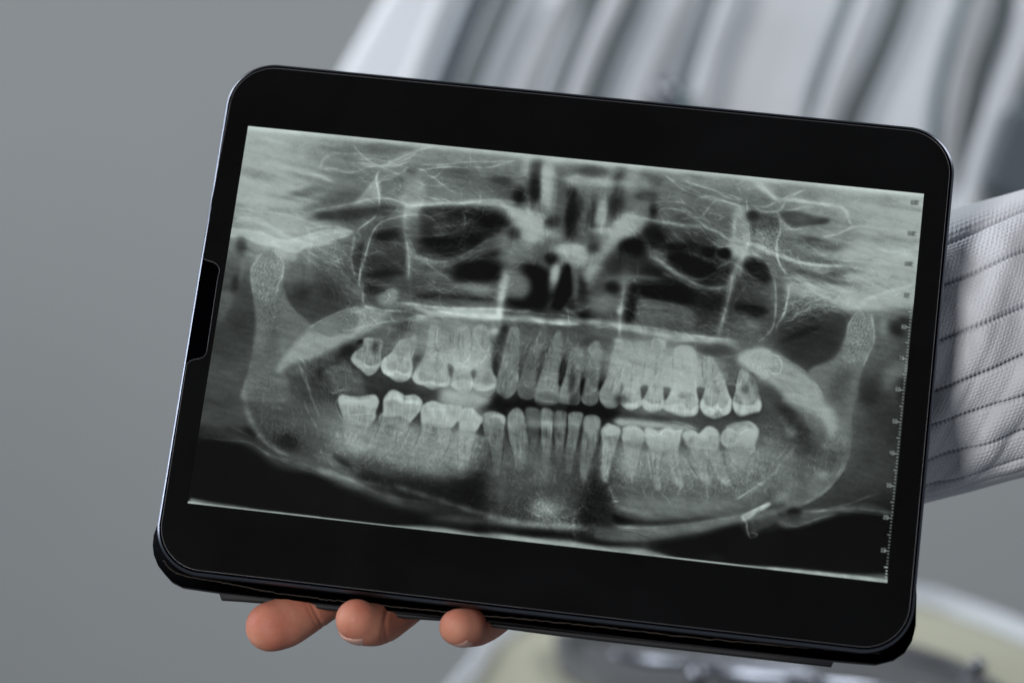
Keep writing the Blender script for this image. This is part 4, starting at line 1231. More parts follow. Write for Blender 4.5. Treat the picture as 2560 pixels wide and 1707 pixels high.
s 1.5 .1 110 240 170 260 300 265
f .62 .85 2 1190 160 1300 110 1400 55 1435 60 1400 95 1310 140 1290 160 1230 200 1190 200
s 2.6 .22 1200 160 1320 100 1420 60
s 2.6 .28 1190 160 1210 200 1230 230 1235 290 1265 350 1320 320 1250 300
a .06 3 1270 190 1480 140 1470 220 1400 260 1290 300 1260 230
n .06 1.5 1.2 20 3 1270 190 1480 150 1440 240 1290 290
@ 1750 1000
f .42 .9 3 1490 -200 1510 -80 1500 80 1490 300 1470 480 1440 600 1390 700 1300 820 1200 920 1050 1010 950 1050 850 1040 800 900 860 800 1010 780 1000 600 1080 500 1180 460 1270 380 1340 300 1360 0 1300 -200
f .3 .6 10 1060 800 1180 800 1250 780 1200 880 1050 980 920 1000 870 960 950 880
f .24 .6 10 1180 540 1400 480 1390 620 1280 700 1120 690 1080 640
s 4 .1 1485 400 1450 580 1380 710 1280 840 1150 940 1000 1030
s 2 -.05 1500 100 1500 350 1470 560 1400 720 1300 850 1180 960 1000 1045
n .13 2.2 .9 -70 6 1250 380 1470 380 1440 600 1360 720 1230 700 1150 660
n .09 2 1 -40 6 860 780 1000 700 1150 520 1250 440 1180 700 1060 850 900 950
f .56 .85 3 1120 715 1220 710 1270 730 1220 770 1160 760
f .2 .85 8 740 20 830 30 920 130 1000 220 1070 330 1090 440 1180 490 1100 560 1010 560 980 420 880 340 840 260 800 160
g .2 .6 9 24 -50 840 110
g .23 .6 14 14 0 1010 320
g .24 .5 20 14 -20 1100 520
f .3 .6 5 960 560 1060 560 1010 700 960 680
f .42 .7 4 830 280 880 250 940 290 950 340 900 360 840 340

h .076 20 3 -20 760 160 820 260 900 380
h .062 18 3 -35 1000 100 1030 200 1060 300
n .1 2 1 -30 6 640 180 800 250 980 400 960 500 700 640 560 520 600 350
s 1.8 .16 880 400 820 500 740 590 690 640
s 1.8 .16 950 430 870 520 790 620 750 680
s 1.8 .18 350 980 450 910 560 830 660 760
s 2 .08 340 985 500 880 700 740 830 600
f .44 .8 5 870 530 940 560 980 680 1010 770 860 820 740 720
f .45 .8 3 880 -100 1000 -60 1100 0 1200 50 1290 60 1320 120 1345 220 1340 300 1290 370 1260 370 1240 280 1180 160 1100 90 1000 120 900 60 800 0
f .6 .75 4 1190 80 1290 70 1330 140 1350 240 1330 320 1280 360 1240 270 1190 160
s 1.5 .12 1010 110 1060 70 1130 20
s 3 .1 980 1080 1150 1090 1300 1050 1450 1020 1600 960 1760 910
s 4 .12 1000 1090 1250 1080 1400 1060 1700 1080 1880 1110
a .08 4 1000 1080 1400 1050 1640 1010 1880 1090 1880 1140 1600 1110 1350 1110 1050 1160
a .1 4 760 1160 860 1180 1050 1180 1330 1100 1200 1170 1050 1200 900 1250 780 1220
s 1.8 .1 780 1220 900 1240 1060 1190 1300 1110
f .09 .9 4 860 1080 940 1070 1000 1100 950 1160 880 1150
a .05 10 980 1190 1080 1190 1010 1500 940 1500
g .5 .7 16 10 -25 790 950
n .08 1.5 1.2 0 4 680 920 820 920 820 1010 700 1000
f .12 .5 4 860 1050 960 1060 900 1080
# ---- mid right
@ 1750 600
f .58 .8 4 380 1120 430 1090 600 1050 700 1090 830 1160 970 1240 1060 1330 1150 1420 1210 1568 1300 1700 1250 1760 1100 1700 900 1600 760 1480 640 1370 500 1280 370 1190
s 2.4 .08 720 1100 900 1200 1050 1310 1150 1430 1220 1568
a .06 3 380 1100 600 1060 700 1110 690 1250 640 1370 500 1290 380 1200
n .1 1.5 1.2 30 4 440 1110 620 1090 680 1200 640 1340 520 1280
s 2 .15 690 1120 760 1140 800 1210 780 1300 720 1310 680 1280
s 2 .12 700 1240 740 1200 760 1240
n .08 1.3 1.2 20 3 680 1130 780 1150 790 1290 700 1300
f .26 .85 8 590 1400 700 1440 800 1568 700 1568 570 1520 540 1440
# mandibular notch + condyle right
f .2 .8 10 790 950 900 850 1050 790 1150 740 1200 700 1350 720 1470 760 1430 920 1370 1060 1280 1160 1150 1230 1000 1230 900 1160 820 1060
g .14 .8 36 8 -22 1010 910
g .26 .6 40 14 10 1350 800
g .24 .5 30 14 0 1150 1100
s 2 .08 1100 770 1220 690 1330 700 1460 750
f .42 .85 2.5 1560 690 1620 680 1680 700 1695 800 1710 920 1700 1020 1650 1120 1600 1240 1560 1400 1520 1568 1240 1568 1180 1440 1060 1330 1100 1250 1260 1190 1350 1120 1400 1000 1440 900 1445 830 1490 760
a .04 3 1560 690 1680 700 1710 920 1690 1040 1600 1180 1400 1180 1430 920 1470 780
n .14 2 1 -60 4 1540 720 1650 710 1680 900 1650 1050 1560 1150 1450 1150 1470 950 1490 800
n .09 1.6 1.2 -60 6 1380 1180 1520 1180 1500 1400 1450 1568 1280 1568 1330 1350
s 2.6 .12 1560 690 1490 770 1450 850 1440 950
s 2.6 .13 1680 710 1695 830 1708 930 1695 1030 1640 1140 1590 1260
f .27 .7 8 1330 1320 1450 1240 1500 1300 1450 1480 1400 1568 1260 1568
a .12 3 1020 420 1200 480 1300 560 1500 570 1620 620 1530 680 1400 680 1340 640 1200 560 1080 500
s 4 .14 1200 390 1300 460 1400 520 1470 560
s 4.5 .16 1550 600 1700 560 1850 500 2000 470 2100 430
a .1 5 1380 480 1600 560 1700 520 1900 480 2090 440 2090 640 1900 680 1700 690 1500 660 1400 600
s 3.5 .18 880 340 960 380 1080 440 1180 500
s 3 .15 900 300 980 360 1080 410
s 1.6 -.16 850 370 930 400 1020 450
s 3 .14 770 380 850 370 930 390
s 3 .14 870 440 1000 440 1150 520 1250 590
s 2 .1 960 480 1100 520
s 3 .11 900 740 1000 700 1150 650 1300 650 1380 670
s 2.4 .12 860 780 980 720 1120 670
n .09 1.8 .9 -25 6 860 520 1100 560 1330 640 1150 660 960 740 830 800
s 3 .18 700 320 730 400 742 500 742 620 735 740 720 830 690 890 620 960 560 1010
s 2.4 .14 735 420 745 600 738 760
s 3.2 .2 865 430 865 520 845 640 815 740 760 820 740 900
s 3 .14 860 560 830 700 780 790
g .3 .5 12 40 0 780 500
s 2.2 .18 755 0 755 100 770 200 810 280 860 340
s 2 .12 950 150 970 200 1000 250
s 2 .12 1010 270 1060 320 1150 310 1220 330 1250 260
g .34 .6 30 8 8 1150 200
g .32 .7 24 10 6 1330 330
g .4 .6 40 6 10 1350 420
s 3 .12 780 130 950 210 1150 240 1400 260
n .05 6 .8 12 10 600 480 1000 560 700 700 500 560
f .09 .8 5 350 630 480 620 650 680 600 700 450 680 340 660
f .14 .6 5 480 690 620 700 600 740 480 720
s 2 .14 380 740 480 790 580 850
n .07 1.5 1.2 30 8 220 740 660 800 620 980 300 980 180 900
g .14 .5 20 8 12 520 700
f .13 .85 7 470 180 600 250 690 370 660 410 560 360 470 290
g .5 .5 9 22 0 1800 860
g .16 .85 14 20 -20 1930 890
g .34 .6 20 14 0 1900 1000
g .16 .7 16 12 10 2010 800
f .42 .8 8 1820 1250 1900 1210 2030 1210 2030 1320 1960 1360 1880 1420 1800 1480 1790 1350
g .26 .6 20 16 0 1990 1420
g .36 .5 24 30 10 1800 1050
g .18 .6 22 30 0 1650 1500
g .15 .6 14 26 0 2000 1500
# ---- veils of fine bone lines over the upper jaw and skull base
@ 0 0 1
n .05 60 5 13 14 600 360 820 380 920 540 780 640 560 640
w .035 26 120 13 4 2.4 560 520 860 560 900 640 760 650 550 610
w .04 40 60 8 14 1.2 820 380 1270 400 1290 520 900 520
w .045 60 60 20 18 1.2 1620 450 2000 480 2000 640 1800 620 1620 560
n .045 60 5 2 14 1980 500 2290 520 2260 720 2100 700 1980 620
w .04 24 130 4 4 2.4 1980 560 2270 600 2250 720 2050 700
w .06 170 50 10 30 1.1 840 520 1080 500 1090 760 960 780 850 760
w .055 110 45 -5 20 1.1 1030 530 1290 560 1270 640 1100 660
w .06 170 50 20 30 1.1 1620 560 1860 600 1900 700 1660 720
w .05 150 50 10 25 1.2 1560 700 1880 780 1880 840 1570 800
w .05 110 45 25 30 1.1 1840 600 2080 660 2060 760 1860 780
w .055 90 55 25 10 1.1 740 620 870 620 900 740 800 700
w .055 90 60 -25 10 1.1 1930 760 2090 720 2100 780 1960 830
w .05 60 60 95 6 3 1260 400 1600 430 1560 560 1300 560
w .035 120 80 5 10 2 1080 680 1280 700 1560 760 1280 780
w .05 150 18 90 30 1.0 1000 800 1130 800 1130 900 1000 900
w .05 100 18 60 60 1.0 900 820 1060 800 1040 880 900 880
w .035 120 60 5 12 2 880 770 1400 790 1900 850 1850 860 1300 810 880 790
# roots and sockets: soft striping
w .04 60 50 95 6 1.4 1260 820 1510 840 1500 960 1260 930
w .035 80 50 97 6 1.4 1550 880 1800 880 1790 960 1540 950
w .04 90 50 97 5 1.4 1200 1060 1500 1080 1500 1180 1200 1160
# mandible body webs
w .07 260 16 20 70 .9 1130 1180 1300 1150 1500 1170 1500 1340 1200 1320
w .07 160 22 20 60 1.0 1330 1220 1470 1220 1480 1330 1340 1330
w .045 160 16 20 60 .9 900 1140 1200 1190 1180 1290 900 1230
w .05 220 14 20 60 .9 960 1080 1150 1090 1190 1170 1000 1150
w .045 300 16 -10 60 .9 1540 1140 1960 1160 1900 1260 1540 1270
w .06 200 14 60 40 .9 1830 1110 1960 1120 1940 1220 1840 1200
w .05 120 14 -40 50 .9 1900 1050 2000 1060 1980 1180 1900 1180
w .05 100 14 -40 50 .9 790 1060 870 1060 860 1140 780 1120
w .05 60 40 85 6 1.0 620 960 730 960 740 1060 650 1080
w .05 60 40 -75 6 1.0 2060 1100 2130 1100 2110 1200 2030 1190
w .05 120 30 60 12 .9 740 900 870 880 850 1010 720 1010
w .05 60 30 -45 12 .9 1930 1030 2010 1030 2040 1110 1960 1110
w .045 90 14 -60 20 .9 640 650 700 650 700 820 650 820
# ---- second pass: broad tones laid over the first drawing
@ 500 300 2.613
a .09 5 316 40 800 82 1400 142 2000 205 2352 245 2352 275 2000 232 1400 168 800 106 312 62
g .24 .7 52 10 -8 900 620 1080 605
g .14 .8 24 9 -12 1212 755
g .36 .5 60 10 0 1180 185
g .32 .6 12 9 0 1385 330 1300 390
g .22 .55 40 18 0 1220 900
g .14 .6 30 8 -4 1180 1005
g .17 .6 14 8 0 1130 1100 
a .025 6 1340 390 1450 380 1440 560 1380 700 1320 720 1330 500
a .05 4 1000 560 1150 400 1160 560
g .3 .5 30 12 0 900 500 1700 330
a .05 6 560 930 720 930 740 1060 580 1130
f .34 .6 6 750 930 1000 1020 1060 1150 980 1180 880 1100
g .42 .5 30 10 10 1500 1010
g .5 .5 26 14 10 1820 1110
a -.05 10 1400 1140 1940 1150 1940 1200 1400 1190
g .6 .6 26 26 20 2170 700
g .45 .5 16 40 0 2050 880
g .5 .45 70 30 0 1680 1440
g .62 .5 44 26 0 1760 1520
a .05 5 1180 1160 1290 1110 1270 1200 1200 1220
g .5 .5 30 9 0 1260 1280
g .3 .6 30 9 -3 1330 1270
g .3 .5 40 10 -12 700 470 800 560
@ 1400 380 2.613
a .09 5 0 38 600 90 1200 152 1800 212 2352 265 2352 292 1800 240 1200 180 600 116 0 64
f .6 .7 6 390 450 500 430 560 450 540 520 420 580 350 600 300 640 330 560
f .52 .65 8 330 560 380 590 330 680 260 760 200 850 150 860 170 790 230 700 270 620
g .62 .85 24 11 2 75 640
g .5 .7 20 16 0 120 700
g .19 .75 36 28 0 370 740
g .1 .8 22 18 0 460 620
g .12 .7 20 30 0 600 560
g .3 .5 14 10 0 640 650
g .16 .6 50 8 10 640 840
g .36 .5 36 5 5 560 820
g .42 .6 26 18 0 270 1000
g .4 .6 14 26 0 430 830
g .16 .8 9 12 0 110 880 340 880
g .4 .5 34 24 0 1320 480
g .5 .5 22 16 0 1340 560
a .06 5 1130 420 1230 420 1240 620 1190 720 1120 700
g .22 .6 14 9 0 1260 420
f .6 .5 9 1480 870 1700 870 1900 920 2100 900 2320 860 2310 980 2050 1020 1850 1000 1650 930 1500 900
g .45 .5 40 10 12 1650 980
g .3 .6 40 6 12 1620 790 1760 840
a .06 6 1420 430 1560 360 1760 390 1860 450 1820 520 1600 560 1480 520
f .27 .6 3 1440 400 1560 390 1660 420 1750 440 1740 470 1640 480 1540 490 1480 460
g .58 .5 20 20 0 1860 400
g .56 .6 70 12 3 2050 420 2100 600
g .6 .6 70 12 4 2050 700
g .5 .5 90 8 3 2000 560
g .28 .5 30 14 0 800 440
g .33 .5 60 12 8 900 250
a -.05 6 560 260 640 260 660 420 580 420
g .52 .5 90 34 8 560 1400
g .64 .55 44 30 0 800 1480
g .55 .5 40 24 0 430 1480
g .3 .5 30 14 0 1100 1290 
g .52 .5 24 14 20 1330 1340
g .4 .6 30 12 0 1220 1130
g .13 .6 16 14 0 960 960
@ 850 900
g .5 .35 60 40 0 1000 800 600 800
@ 450 880 1.4933
f .05 .88 7 30 345 230 352 350 438 500 462 620 525 780 592 890 620 820 632 400 588 60 535
f .12 .6 8 680 440 900 478 1060 488 1135 440 1150 600 1000 580 800 540 690 490
a .07 10 600 300 1130 320 1120 420 1050 460 900 450 700 400 620 380
g .33 .55 50 26 0 330 170
g .34 .5 30 40 10 420 160
g .4 .5 30 24 0 560 240
g .36 .4 26 16 0 650 120
g .5 .45 34 20 0 660 330
g .46 .4 70 24 8 860 340
g .44 .4 40 30 0 960 410
g .54 .4 20 34 0 1070 370
g .3 .5 50 8 24 720 430
g .28 .5 24 30 0 1190 520 
g .3 .5 30 10 30 480 400
f .3 .45 3 380 375 470 380 560 420 650 440 640 475 560 470 470 430
@ 1350 880 1.4933
f .05 .88 7 390 718 560 694 740 645 775 700 880 668 1000 652 1110 612 1300 625 1295 800 900 772 600 752 480 738
g .42 .5 60 14 -2 420 580 620 570
g .42 .45 60 10 -6 500 655 700 620
g .32 .5 50 26 0 400 520
g .44 .5 24 34 20 860 380
g .4 .45 30 30 0 800 500
g .55 .4 26 30 0 340 420
g .56 .4 30 20 0 740 400
g .5 .35 60 24 4 560 430
g .36 .4 26 20 0 960 440
g .46 .5 14 20 0 1020 500
g .34 .5 26 40 0 1130 150
g .24 .5 20 26 0 1230 400
g .3 .5 16 60 4 1180 330
g .13 .6 12 14 0 300 180
a -.05 8 20 190 220 200 220 240 20 215
g .3 .45 20 10 0 120 600 40 540
s 2 .08 760 550 850 470 960 350
f .34 .5 4 880 620 1000 590 1110 600 1060 625 980 645 920 655
s 1.8 .08 890 630 960 650 1040 620 1110 605
s 3 .06 1000 600 1100 590 1300 610
# ---- tones of the nose and sinuses, third pass
@ 1150 350 1.992
a .10 6 405 120 462 120 466 320 412 320
g .1 .7 10 14 0 290 285
g .16 .7 8 24 0 377 255
g .3 .6 10 14 0 380 150
f .64 .7 8 290 370 350 360 405 420 390 500 340 485 305 430
g .58 .7 8 32 4 715 365
g .6 .7 26 7 0 730 452
f .58 .7 7 790 400 880 375 915 395 900 440 830 470 780 500 720 590 670 670 610 695 640 640 700 530 770 450
f .6 .75 5 490 530 600 530 640 570 630 620 560 620 510 590
g .66 .5 22 8 0 545 548
g .08 .8 9 44 2 548 375
g .28 .6 10 20 2 598 330
g .2 .7 13 11 0 458 415
g .1 .75 11 10 20 447 590
g .24 .7 13 10 0 662 540
g .2 .6 12 12 0 270 470
f .05 .8 7 330 640 400 640 430 740 412 830 250 835 240 802 330 790 362 730
g .42 .6 22 28 0 285 715
f .04 .85 4 500 760 540 625 552 740 530 800 492 842 462 812
g .18 .7 11 26 0 607 760
g .42 .6 6 30 2 578 720
g .44 .6 26 18 0 722 812
g .13 .7 14 10 0 760 738
s 9 .12 818 690 815 780 800 860
g .2 .6 38 22 0 800 600
g .07 .7 26 13 0 862 530
s 7 .11 895 440 930 520 948 600
g .1 .7 18 14 0 965 465
g .15 .5 20 14 0 960 640
g .34 .6 26 9 0 660 160
s 4 .09 530 190 600 185 640 205
g .25 .6 14 10 0 915 282
g .36 .5 16 12 0 980 200
g .3 .5 50 20 0 160 230
g .34 .4 24 30 0 500 300
s 3 .07 480 200 470 330 465 450
s 3 .07 640 260 650 360 640 470
s 4 .08 690 330 680 440
s 3 -.06 665 300 655 440
@ 1600 420 1.991
g .36 .65 28 22 0 50 160
g .36 .55 44 18 0 340 190
a .05 5 300 140 420 170 540 190 530 230 420 200
a .08 5 470 210 530 210 545 330 530 420 450 450 440 380
g .12 .6 30 20 20 60 340
g .07 .8 13 11 0 342 420 420 425
s 2.4 .18 380 400 400 394 455 390
s 2.4 .18 384 400 378 440 440 475
a .09 5 60 400 120 440 180 500 260 550 330 590 440 590 430 560 500 480 520 420 560 430 480 560 460 620 330 610 240 590 150 520 60 470
g .08 .7 44 14 10 80 612
g .06 .7 30 12 14 200 642
f .36 .5 5 20 672 250 702 260 790 20 780
f .16 .7 5 530 470 600 490 650 545 620 575 560 535 518 500
a .08 6 600 360 700 400 650 440 685 520 660 545 620 450 560 430
g .14 .7 17 7 6 510 695 592 710
f .62 .6 7 720 565 860 592 950 590 1095 620 1095 700 1000 700 930 650 800 630 740 602
w .06 90 60 -25 12 1.1 740 620 950 660 860 740 700 800
g .34 .6 26 9 4 790 248
g .27 .7 13 5 -6 908 265
s 4 .13 720 150 850 170 960 185 1020 210 1040 260 1060 295
s 3 .12 900 345 980 330 1060 295 1094 290
g .22 .6 13 9 10 560 240
s 4 .12 520 370 620 410 720 450 850 480 950 490
s 2 .1 440 470 520 520 600 570
s 2.4 .1 140 60 220 110 330 150 440 170 520 200
s 2 .09 200 60 330 100 460 140 520 160
s 2 .09 200 200 260 230 300 270 330 300
s 2 .09 300 250 340 200 370 170
s 3 .1 690 170 640 120 590 60
s 3 .1 700 160 760 130 810 110
n .09 2 1.4 30 8 560 230 700 240 690 400 560 380
@ 500 300 2.613
a .09 5 1360 780 1420 880 1560 930 1700 890 1850 800 1960 770 1950 830 1800 900 1620 960 1480 950 1400 1000 1360 900
a .03 7 1280 560 1440 570 1450 680 1400 760 1300 740
g .08 .7 30 12 8 1880 650
g .08 .7 24 9 0 1530 790
g .26 .4 44 20 0 1640 700
s 2 .14 1720 600 1730 680 1690 720
s 2 .12 1560 700 1640 690 1850 660
s 2 .12 1500 760 1640 740 1700 700
g .12 .7 12 11 0 1790 790
f .08 .7 5 1660 1010 1760 955 1940 945 1945 1040 1760 1042
w .06 70 40 -8 16 1.1 1440 580 1900 600 1900 740 1500 780
w .05 60 60 -25 10 1.2 1450 960 1900 840 1950 900 1600 1000
s 3.5 .05 1345 580 1340 740 1350 900 1370 1080 1378 1230
s 3 .12 1115 740 1080 900 1045 1020 1040 1100
s 2 .1 1290 370 1180 400 1150 440
@ 0 0 1
b 6 .6 8 1040 800 1240 810 1240 930 1040 930
b 6 .55 8 1480 850 1830 880 1830 950 1480 950
b 5 .4 8 1250 830 1490 840 1490 940 1250 930
b 5 .45 8 850 1060 1200 1085 1190 1180 860 1150
b 6 .55 8 1190 1110 1480 1130 1480 1230 1200 1220
b 5 .42 8 1500 1130 1930 1140 1920 1230 1510 1220
b 6 .4 10 1240 420 1580 440 1560 700 1500 780 1240 740
b 4 .4 8 1560 560 1900 600 1900 860 1560 820
b 5 .45 8 980 540 1260 560 1260 720 1000 740
b 6 .5 8 880 1170 1200 1200 1190 1300 900 1260
b 6 .5 8 1940 1000 2120 1020 2110 1170 1980 1160
# bone and roots melt together away from the crowns
@ 0 0 1
g .54 .55 70 28 2 1130 862
g .46 .5 40 24 0 1010 860
g .40 .45 80 40 4 1340 876
g .44 .4 22 40 0 1288 870
g .57 .58 85 36 6 1600 900
g .62 .5 50 28 6 1720 925
g .50 .45 34 24 0 1800 925
g .49 .58 105 34 12 1000 1112
g .53 .45 28 46 0 1155 1110
g .51 .5 46 30 0 872 1078
g .39 .55 105 42 4 1300 1160
g .50 .5 60 42 4 1590 1150
g .48 .5 80 40 4 1710 1160
g .49 .5 56 36 0 1840 1130
w .05 110 46 97 7 1.4 1090 820 1230 820 1230 900 1090 900
w .05 130 46 97 7 1.4 1270 820 1480 830 1480 930 1260 920
w .045 150 46 99 7 1.4 1490 860 1830 890 1820 960 1490 940
w .05 120 40 84 8 1.2 1200 1100 1480 1120 1470 1230 1210 1220
w .05 120 24 110 12 1.1 880 1050 1190 1080 1180 1150 900 1140
w .05 140 26 80 12 1.1 1520 1110 1920 1120 1900 1200 1530 1200
w .05 200 12 20 70 .9 880 1060 1190 1090 1180 1170 900 1150
w .05 240 12 20 70 .9 1500 1120 1930 1120 1920 1220 1500 1220
n .04 1.6 1.2 40 8 1200 1170 1480 1180 1480 1320 1200 1300
w .055 300 15 20 80 .9 1210 1180 1470 1190 1480 1330 1220 1310
@ 0 0 1
g .62 .5 16 40 3 1370 460
g .14 .6 12 26 3 1335 470
g .13 .7 12 30 5 1430 540
g .6 .5 10 26 5 1500 540
g .6 .4 60 8 5 1480 455
g .16 .6 14 30 8 1545 510
g .55 .4 40 10 5 1600 460
@ 400 280 .6857
g .27 .5 55 38 0 620 640 700 650
g .46 .5 30 16 0 665 678
g .36 .5 9 60 4 585 650
g .2 .5 16 30 0 625 680
s 6 .13 400 640 480 665 560 690 620 705 760 712
s 5 .08 200 590 300 622 400 645
g .33 .5 60 32 0 225 520
g .3 .5 36 26 0 265 570
g .36 .5 24 20 0 300 455
g .36 .5 46 30 0 1100 610
g .43 .5 100 14 0 880 672
g .5 .4 60 24 0 500 395
g .3 .4 40 16 0 700 595
w .05 160 18 80 12 .9 170 480 290 480 300 580 200 580
w .05 120 16 -80 14 .9 1090 560 1170 560 1160 640 1080 640
@ 0 0 1
g .2 .4 22 60 0 1222 1290
g .17 .5 30 44 0 1500 1290
w .05 90 70 8 14 1.3 880 400 1280 430 1280 560 900 540
w .05 120 50 20 30 1.0 840 560 1120 560 1120 780 860 780
w .045 110 50 -12 12 1.3 1030 520 1290 540 1280 720 1040 720
w .05 150 60 22 16 1.2 1580 480 1900 560 1880 700 1600 660
w .05 120 50 8 14 1.2 1560 690 1860 760 1880 840 1560 800
w .045 80 60 88 8 2.0 1280 420 1580 440 1560 640 1290 640
w .05 130 50 10 14 1.2 1880 560 2200 620 2200 740 1960 720
w .04 90 50 30 16 1.2 780 640 900 640 900 760 800 720
w .045 140 18 60 50 .9 900 1140 1200 1180 1180 1260 900 1220
w .05 90 14 30 80 .9 1440 1210 1540 1210 1530 1340 1440 1330
@ 0 0 1
g .50 .35 130 34 12 1000 1105
g .52 .35 150 34 6 1700 1150
g .55 .3 130 30 6 1640 905
w .05 160 34 97 8 1.1 860 1060 1200 1080 1190 1170 870 1140
w .05 180 34 97 8 1.1 1500 1120 1920 1140 1910 1220 1510 1210
w .04 220 14 20 70 .9 860 1060 1200 1080 1190 1200 870 1160
w .04 260 14 20 70 .9 1500 1120 1930 1140 1920 1240 1510 1240
# pulp lines, root outlines and bright crown caps once more
@ 850 600
s 3 -.07 1200 920 1205 1080
s 3 -.06 1390 920 1400 1080
s 2 -.08 1170 860 1160 1000 1150 1100
s 2 -.07 1280 860 1290 1000 1285 1120
s 2 -.08 940 860 930 1000 950 1080 1000 1100
s 2 .07 960 850 945 1000 970 1070
s 2 -.07 1080 880 1080 1060
s 2 -.06 1110 880 1105 1060
s 3 -.07 2080 1000 2060 1300
s 2 -.07 720 980 700 1100 700 1200
s 4 .08 420 1250 500 1320 600 1330 690 1290
s 4 .07 730 1370 850 1400 960 1420 1050 1390
s 4 .07 130 1180 220 1230 330 1250
s 5 .06 1090 1250 1200 1230 1290 1250
@ 1300 900
s 3 -.07 960 60 920 200 880 330
s 3 -.06 1110 20 1090 200 1080 330
s 3 -.06 1340 -60 1320 200 1310 330
s 2 -.08 1000 60 960 200 
s 2 -.07 1230 0 1190 200
s 2 -.07 1500 -60 1490 240
s 3 -.06 1600 -40 1590 120
s 3 -.08 1880 20 1900 260
s 2 .06 1020 60 990 200
s 2 .06 1250 60 1220 240
s 4 .07 990 420 1100 450 1180 420
s 4 .07 1210 420 1300 450 1390 420
s 4 .07 1430 470 1560 500 1720 490
s 3 .07 620 340 690 335 750 345
s 3 .06 160 300 260 290 350 310
s 2 -.1 1780 -40 1790 200
s 2 -.1 2140 80 2110 260
s 2 -.08 1270 880 1290 1080 1330 1250
s 2 -.08 1400 900 1380 1000
s 2 -.08 1620 940 1700 1080 1780 1190
s 2 -.08 1840 960 1900 1100
s 2 -.08 1980 900 2020 1060
s 2 -.08 800 740 800 900 790 1060
s 2 -.07 1000 820 1020 1000
s 2 -.07 1200 830 1180 940 1150 1080
s 3 -.08 1330 900 1320 1080 1340 1200
s 3 -.08 1500 900 1530 1080 1560 1180
s 3 .06 1310 880 1300 1000
s 2 .08 1240 700 1340 740 1430 690 1520 720
s 2 .07 1020 690 1120 670 1190 710
s 2 .1 1240 880 1260 1000 1290 1130
s 2 .08 1590 930 1680 1080 1760 1190
@ 850 900
s 2 -.08 420 520 390 640 320 780
s 2 -.08 700 620 660 720 590 830
s 2 -.1 800 640 760 780 690 900
s 2 -.1 1080 700 1070 820 1010 950
s 2 -.07 1150 720 1150 900 1160 1030
s 2 -.07 1340 720 1300 860 1270 1000
s 3 -.08 1220 740 1220 940
s 3 -.07 1720 640 1740 900
s 2 -.08 1640 620 1650 760 1700 960
s 2 -.08 1830 760 1810 940
s 2 -.08 1440 740 1470 900 1490 1060
s 2 -.08 1600 720 1595 900 1570 1060
s 3 -.09 2030 680 2010 900
s 2 .08 30 520 100 540 200 530 330 525
s 4 .07 30 390 120 400 220 400 330 390
s 4 .07 470 400 560 370 640 410 760 410
s 4 .06 840 480 960 480 1100 490
s 2 .07 700 640 660 740 600 820
"""

# ------------------------------------------------ the wall behind
wv, wf = box_w((0.3, 3.35, 1.2), 6.0, 0.12, 4.4)
wall = mesh('wall', wv, wf, m_wall, smooth=False); wall['kind'] = 'structure'

# ------------------------------------------------ tablet
tab = empty('tablet', TC, 'black tablet showing a panoramic dental x-ray, held up in front of the wall', 'tablet')
out = rrect(-123.8, 123.8, -89.25, 89.25, 16.2, 20)
slab('metal_frame', out, [(3.2, 5.9), (1.1, 5.75), (0.3, 5.1), (0.0, 4.2), (0.0, 0.70), (0.06, 0.58), (0.74, 0.02), (0.76, 0.6)], m_metal, tab, 28)
glass = slab('cover_glass', inset(out, 0.78), [(0.0, 0.55), (0.0, 0.16), (0.05, 0.06), (0.18, 0.0)], m_glass, tab, 10)
# display, on the glass
XX0, YY0 = unproj(*XQ[0], -0.03); XX1, YY1 = unproj(*XQ[2], -0.03)
cn = [unproj(*q, -0.03) for q in XQ]
L = radiograph(X_BASE, X_TEXT)
lin = np.where(L <= 0.04045, L/12.92, ((L+0.055)/1.055)**2.4)
gy, gx = np.mgrid[0:XH, 0:XW]; u = gx.ravel()/(XW-1); v = gy.ravel()/(XH-1)
cn = np.array(cn)
P2 = cn[0]*((1-u)*(1-v))[:, None] + cn[1]*(u*(1-v))[:, None] + cn[2]*(u*v)[:, None] + cn[3]*((1-u)*v)[:, None]
Mw = np.array(M4); P3 = np.c_[P2/1000, np.full(len(P2), -0.03/1000), np.ones(len(P2))] @ Mw.T
me = bpy.data.meshes.new('display'); nv = len(P3); nf = (XW-1)*(XH-1)
me.vertices.add(nv); me.vertices.foreach_set('co', P3[:, :3].astype(np.float32).ravel())
i0 = (np.arange(XH-1)[:, None]*XW + np.arange(XW-1)[None]).ravel()
q4 = np.c_[i0, i0+XW, i0+XW+1, i0+1].astype(np.int32)
me.loops.add(nf*4); me.loops.foreach_set('vertex_index', q4.ravel())
me.polygons.add(nf); me.polygons.foreach_set('loop_start', np.arange(0, nf*4, 4, dtype=np.int32))
me.update(calc_edges=True)
at = me.attributes.new('exposure', 'FLOAT', 'POINT'); at.data.foreach_set('value', lin.ravel().astype(np.float32))
m_disp = bpy.data.materials.new('lit_display'); m_disp.use_nodes = True; nt = m_disp.node_tree; b = nt.nodes['Principled BSDF']
b.inputs['Base Color'].default_value = (0.003, 0.003, 0.003, 1); b.inputs['Roughness'].default_value = 0.25; b.inputs['Specular IOR Level'].default_value = 0.0
na = nt.nodes.new('ShaderNodeAttribute'); na.attribute_name = 'exposure'
mx = nt.nodes.new('ShaderNodeVectorMath'); mx.operation = 'SCALE'; mx.inputs[0].default_value = DISP_TINT
nt.links.new(na.outputs['Fac'], mx.inputs['Scale']); nt.links.new(mx.outputs[0], b.inputs['Emission Color']); b.inputs['Emission Strength'].default_value = 1.0
disp = link('display', me, m_disp, tab, smooth=False)
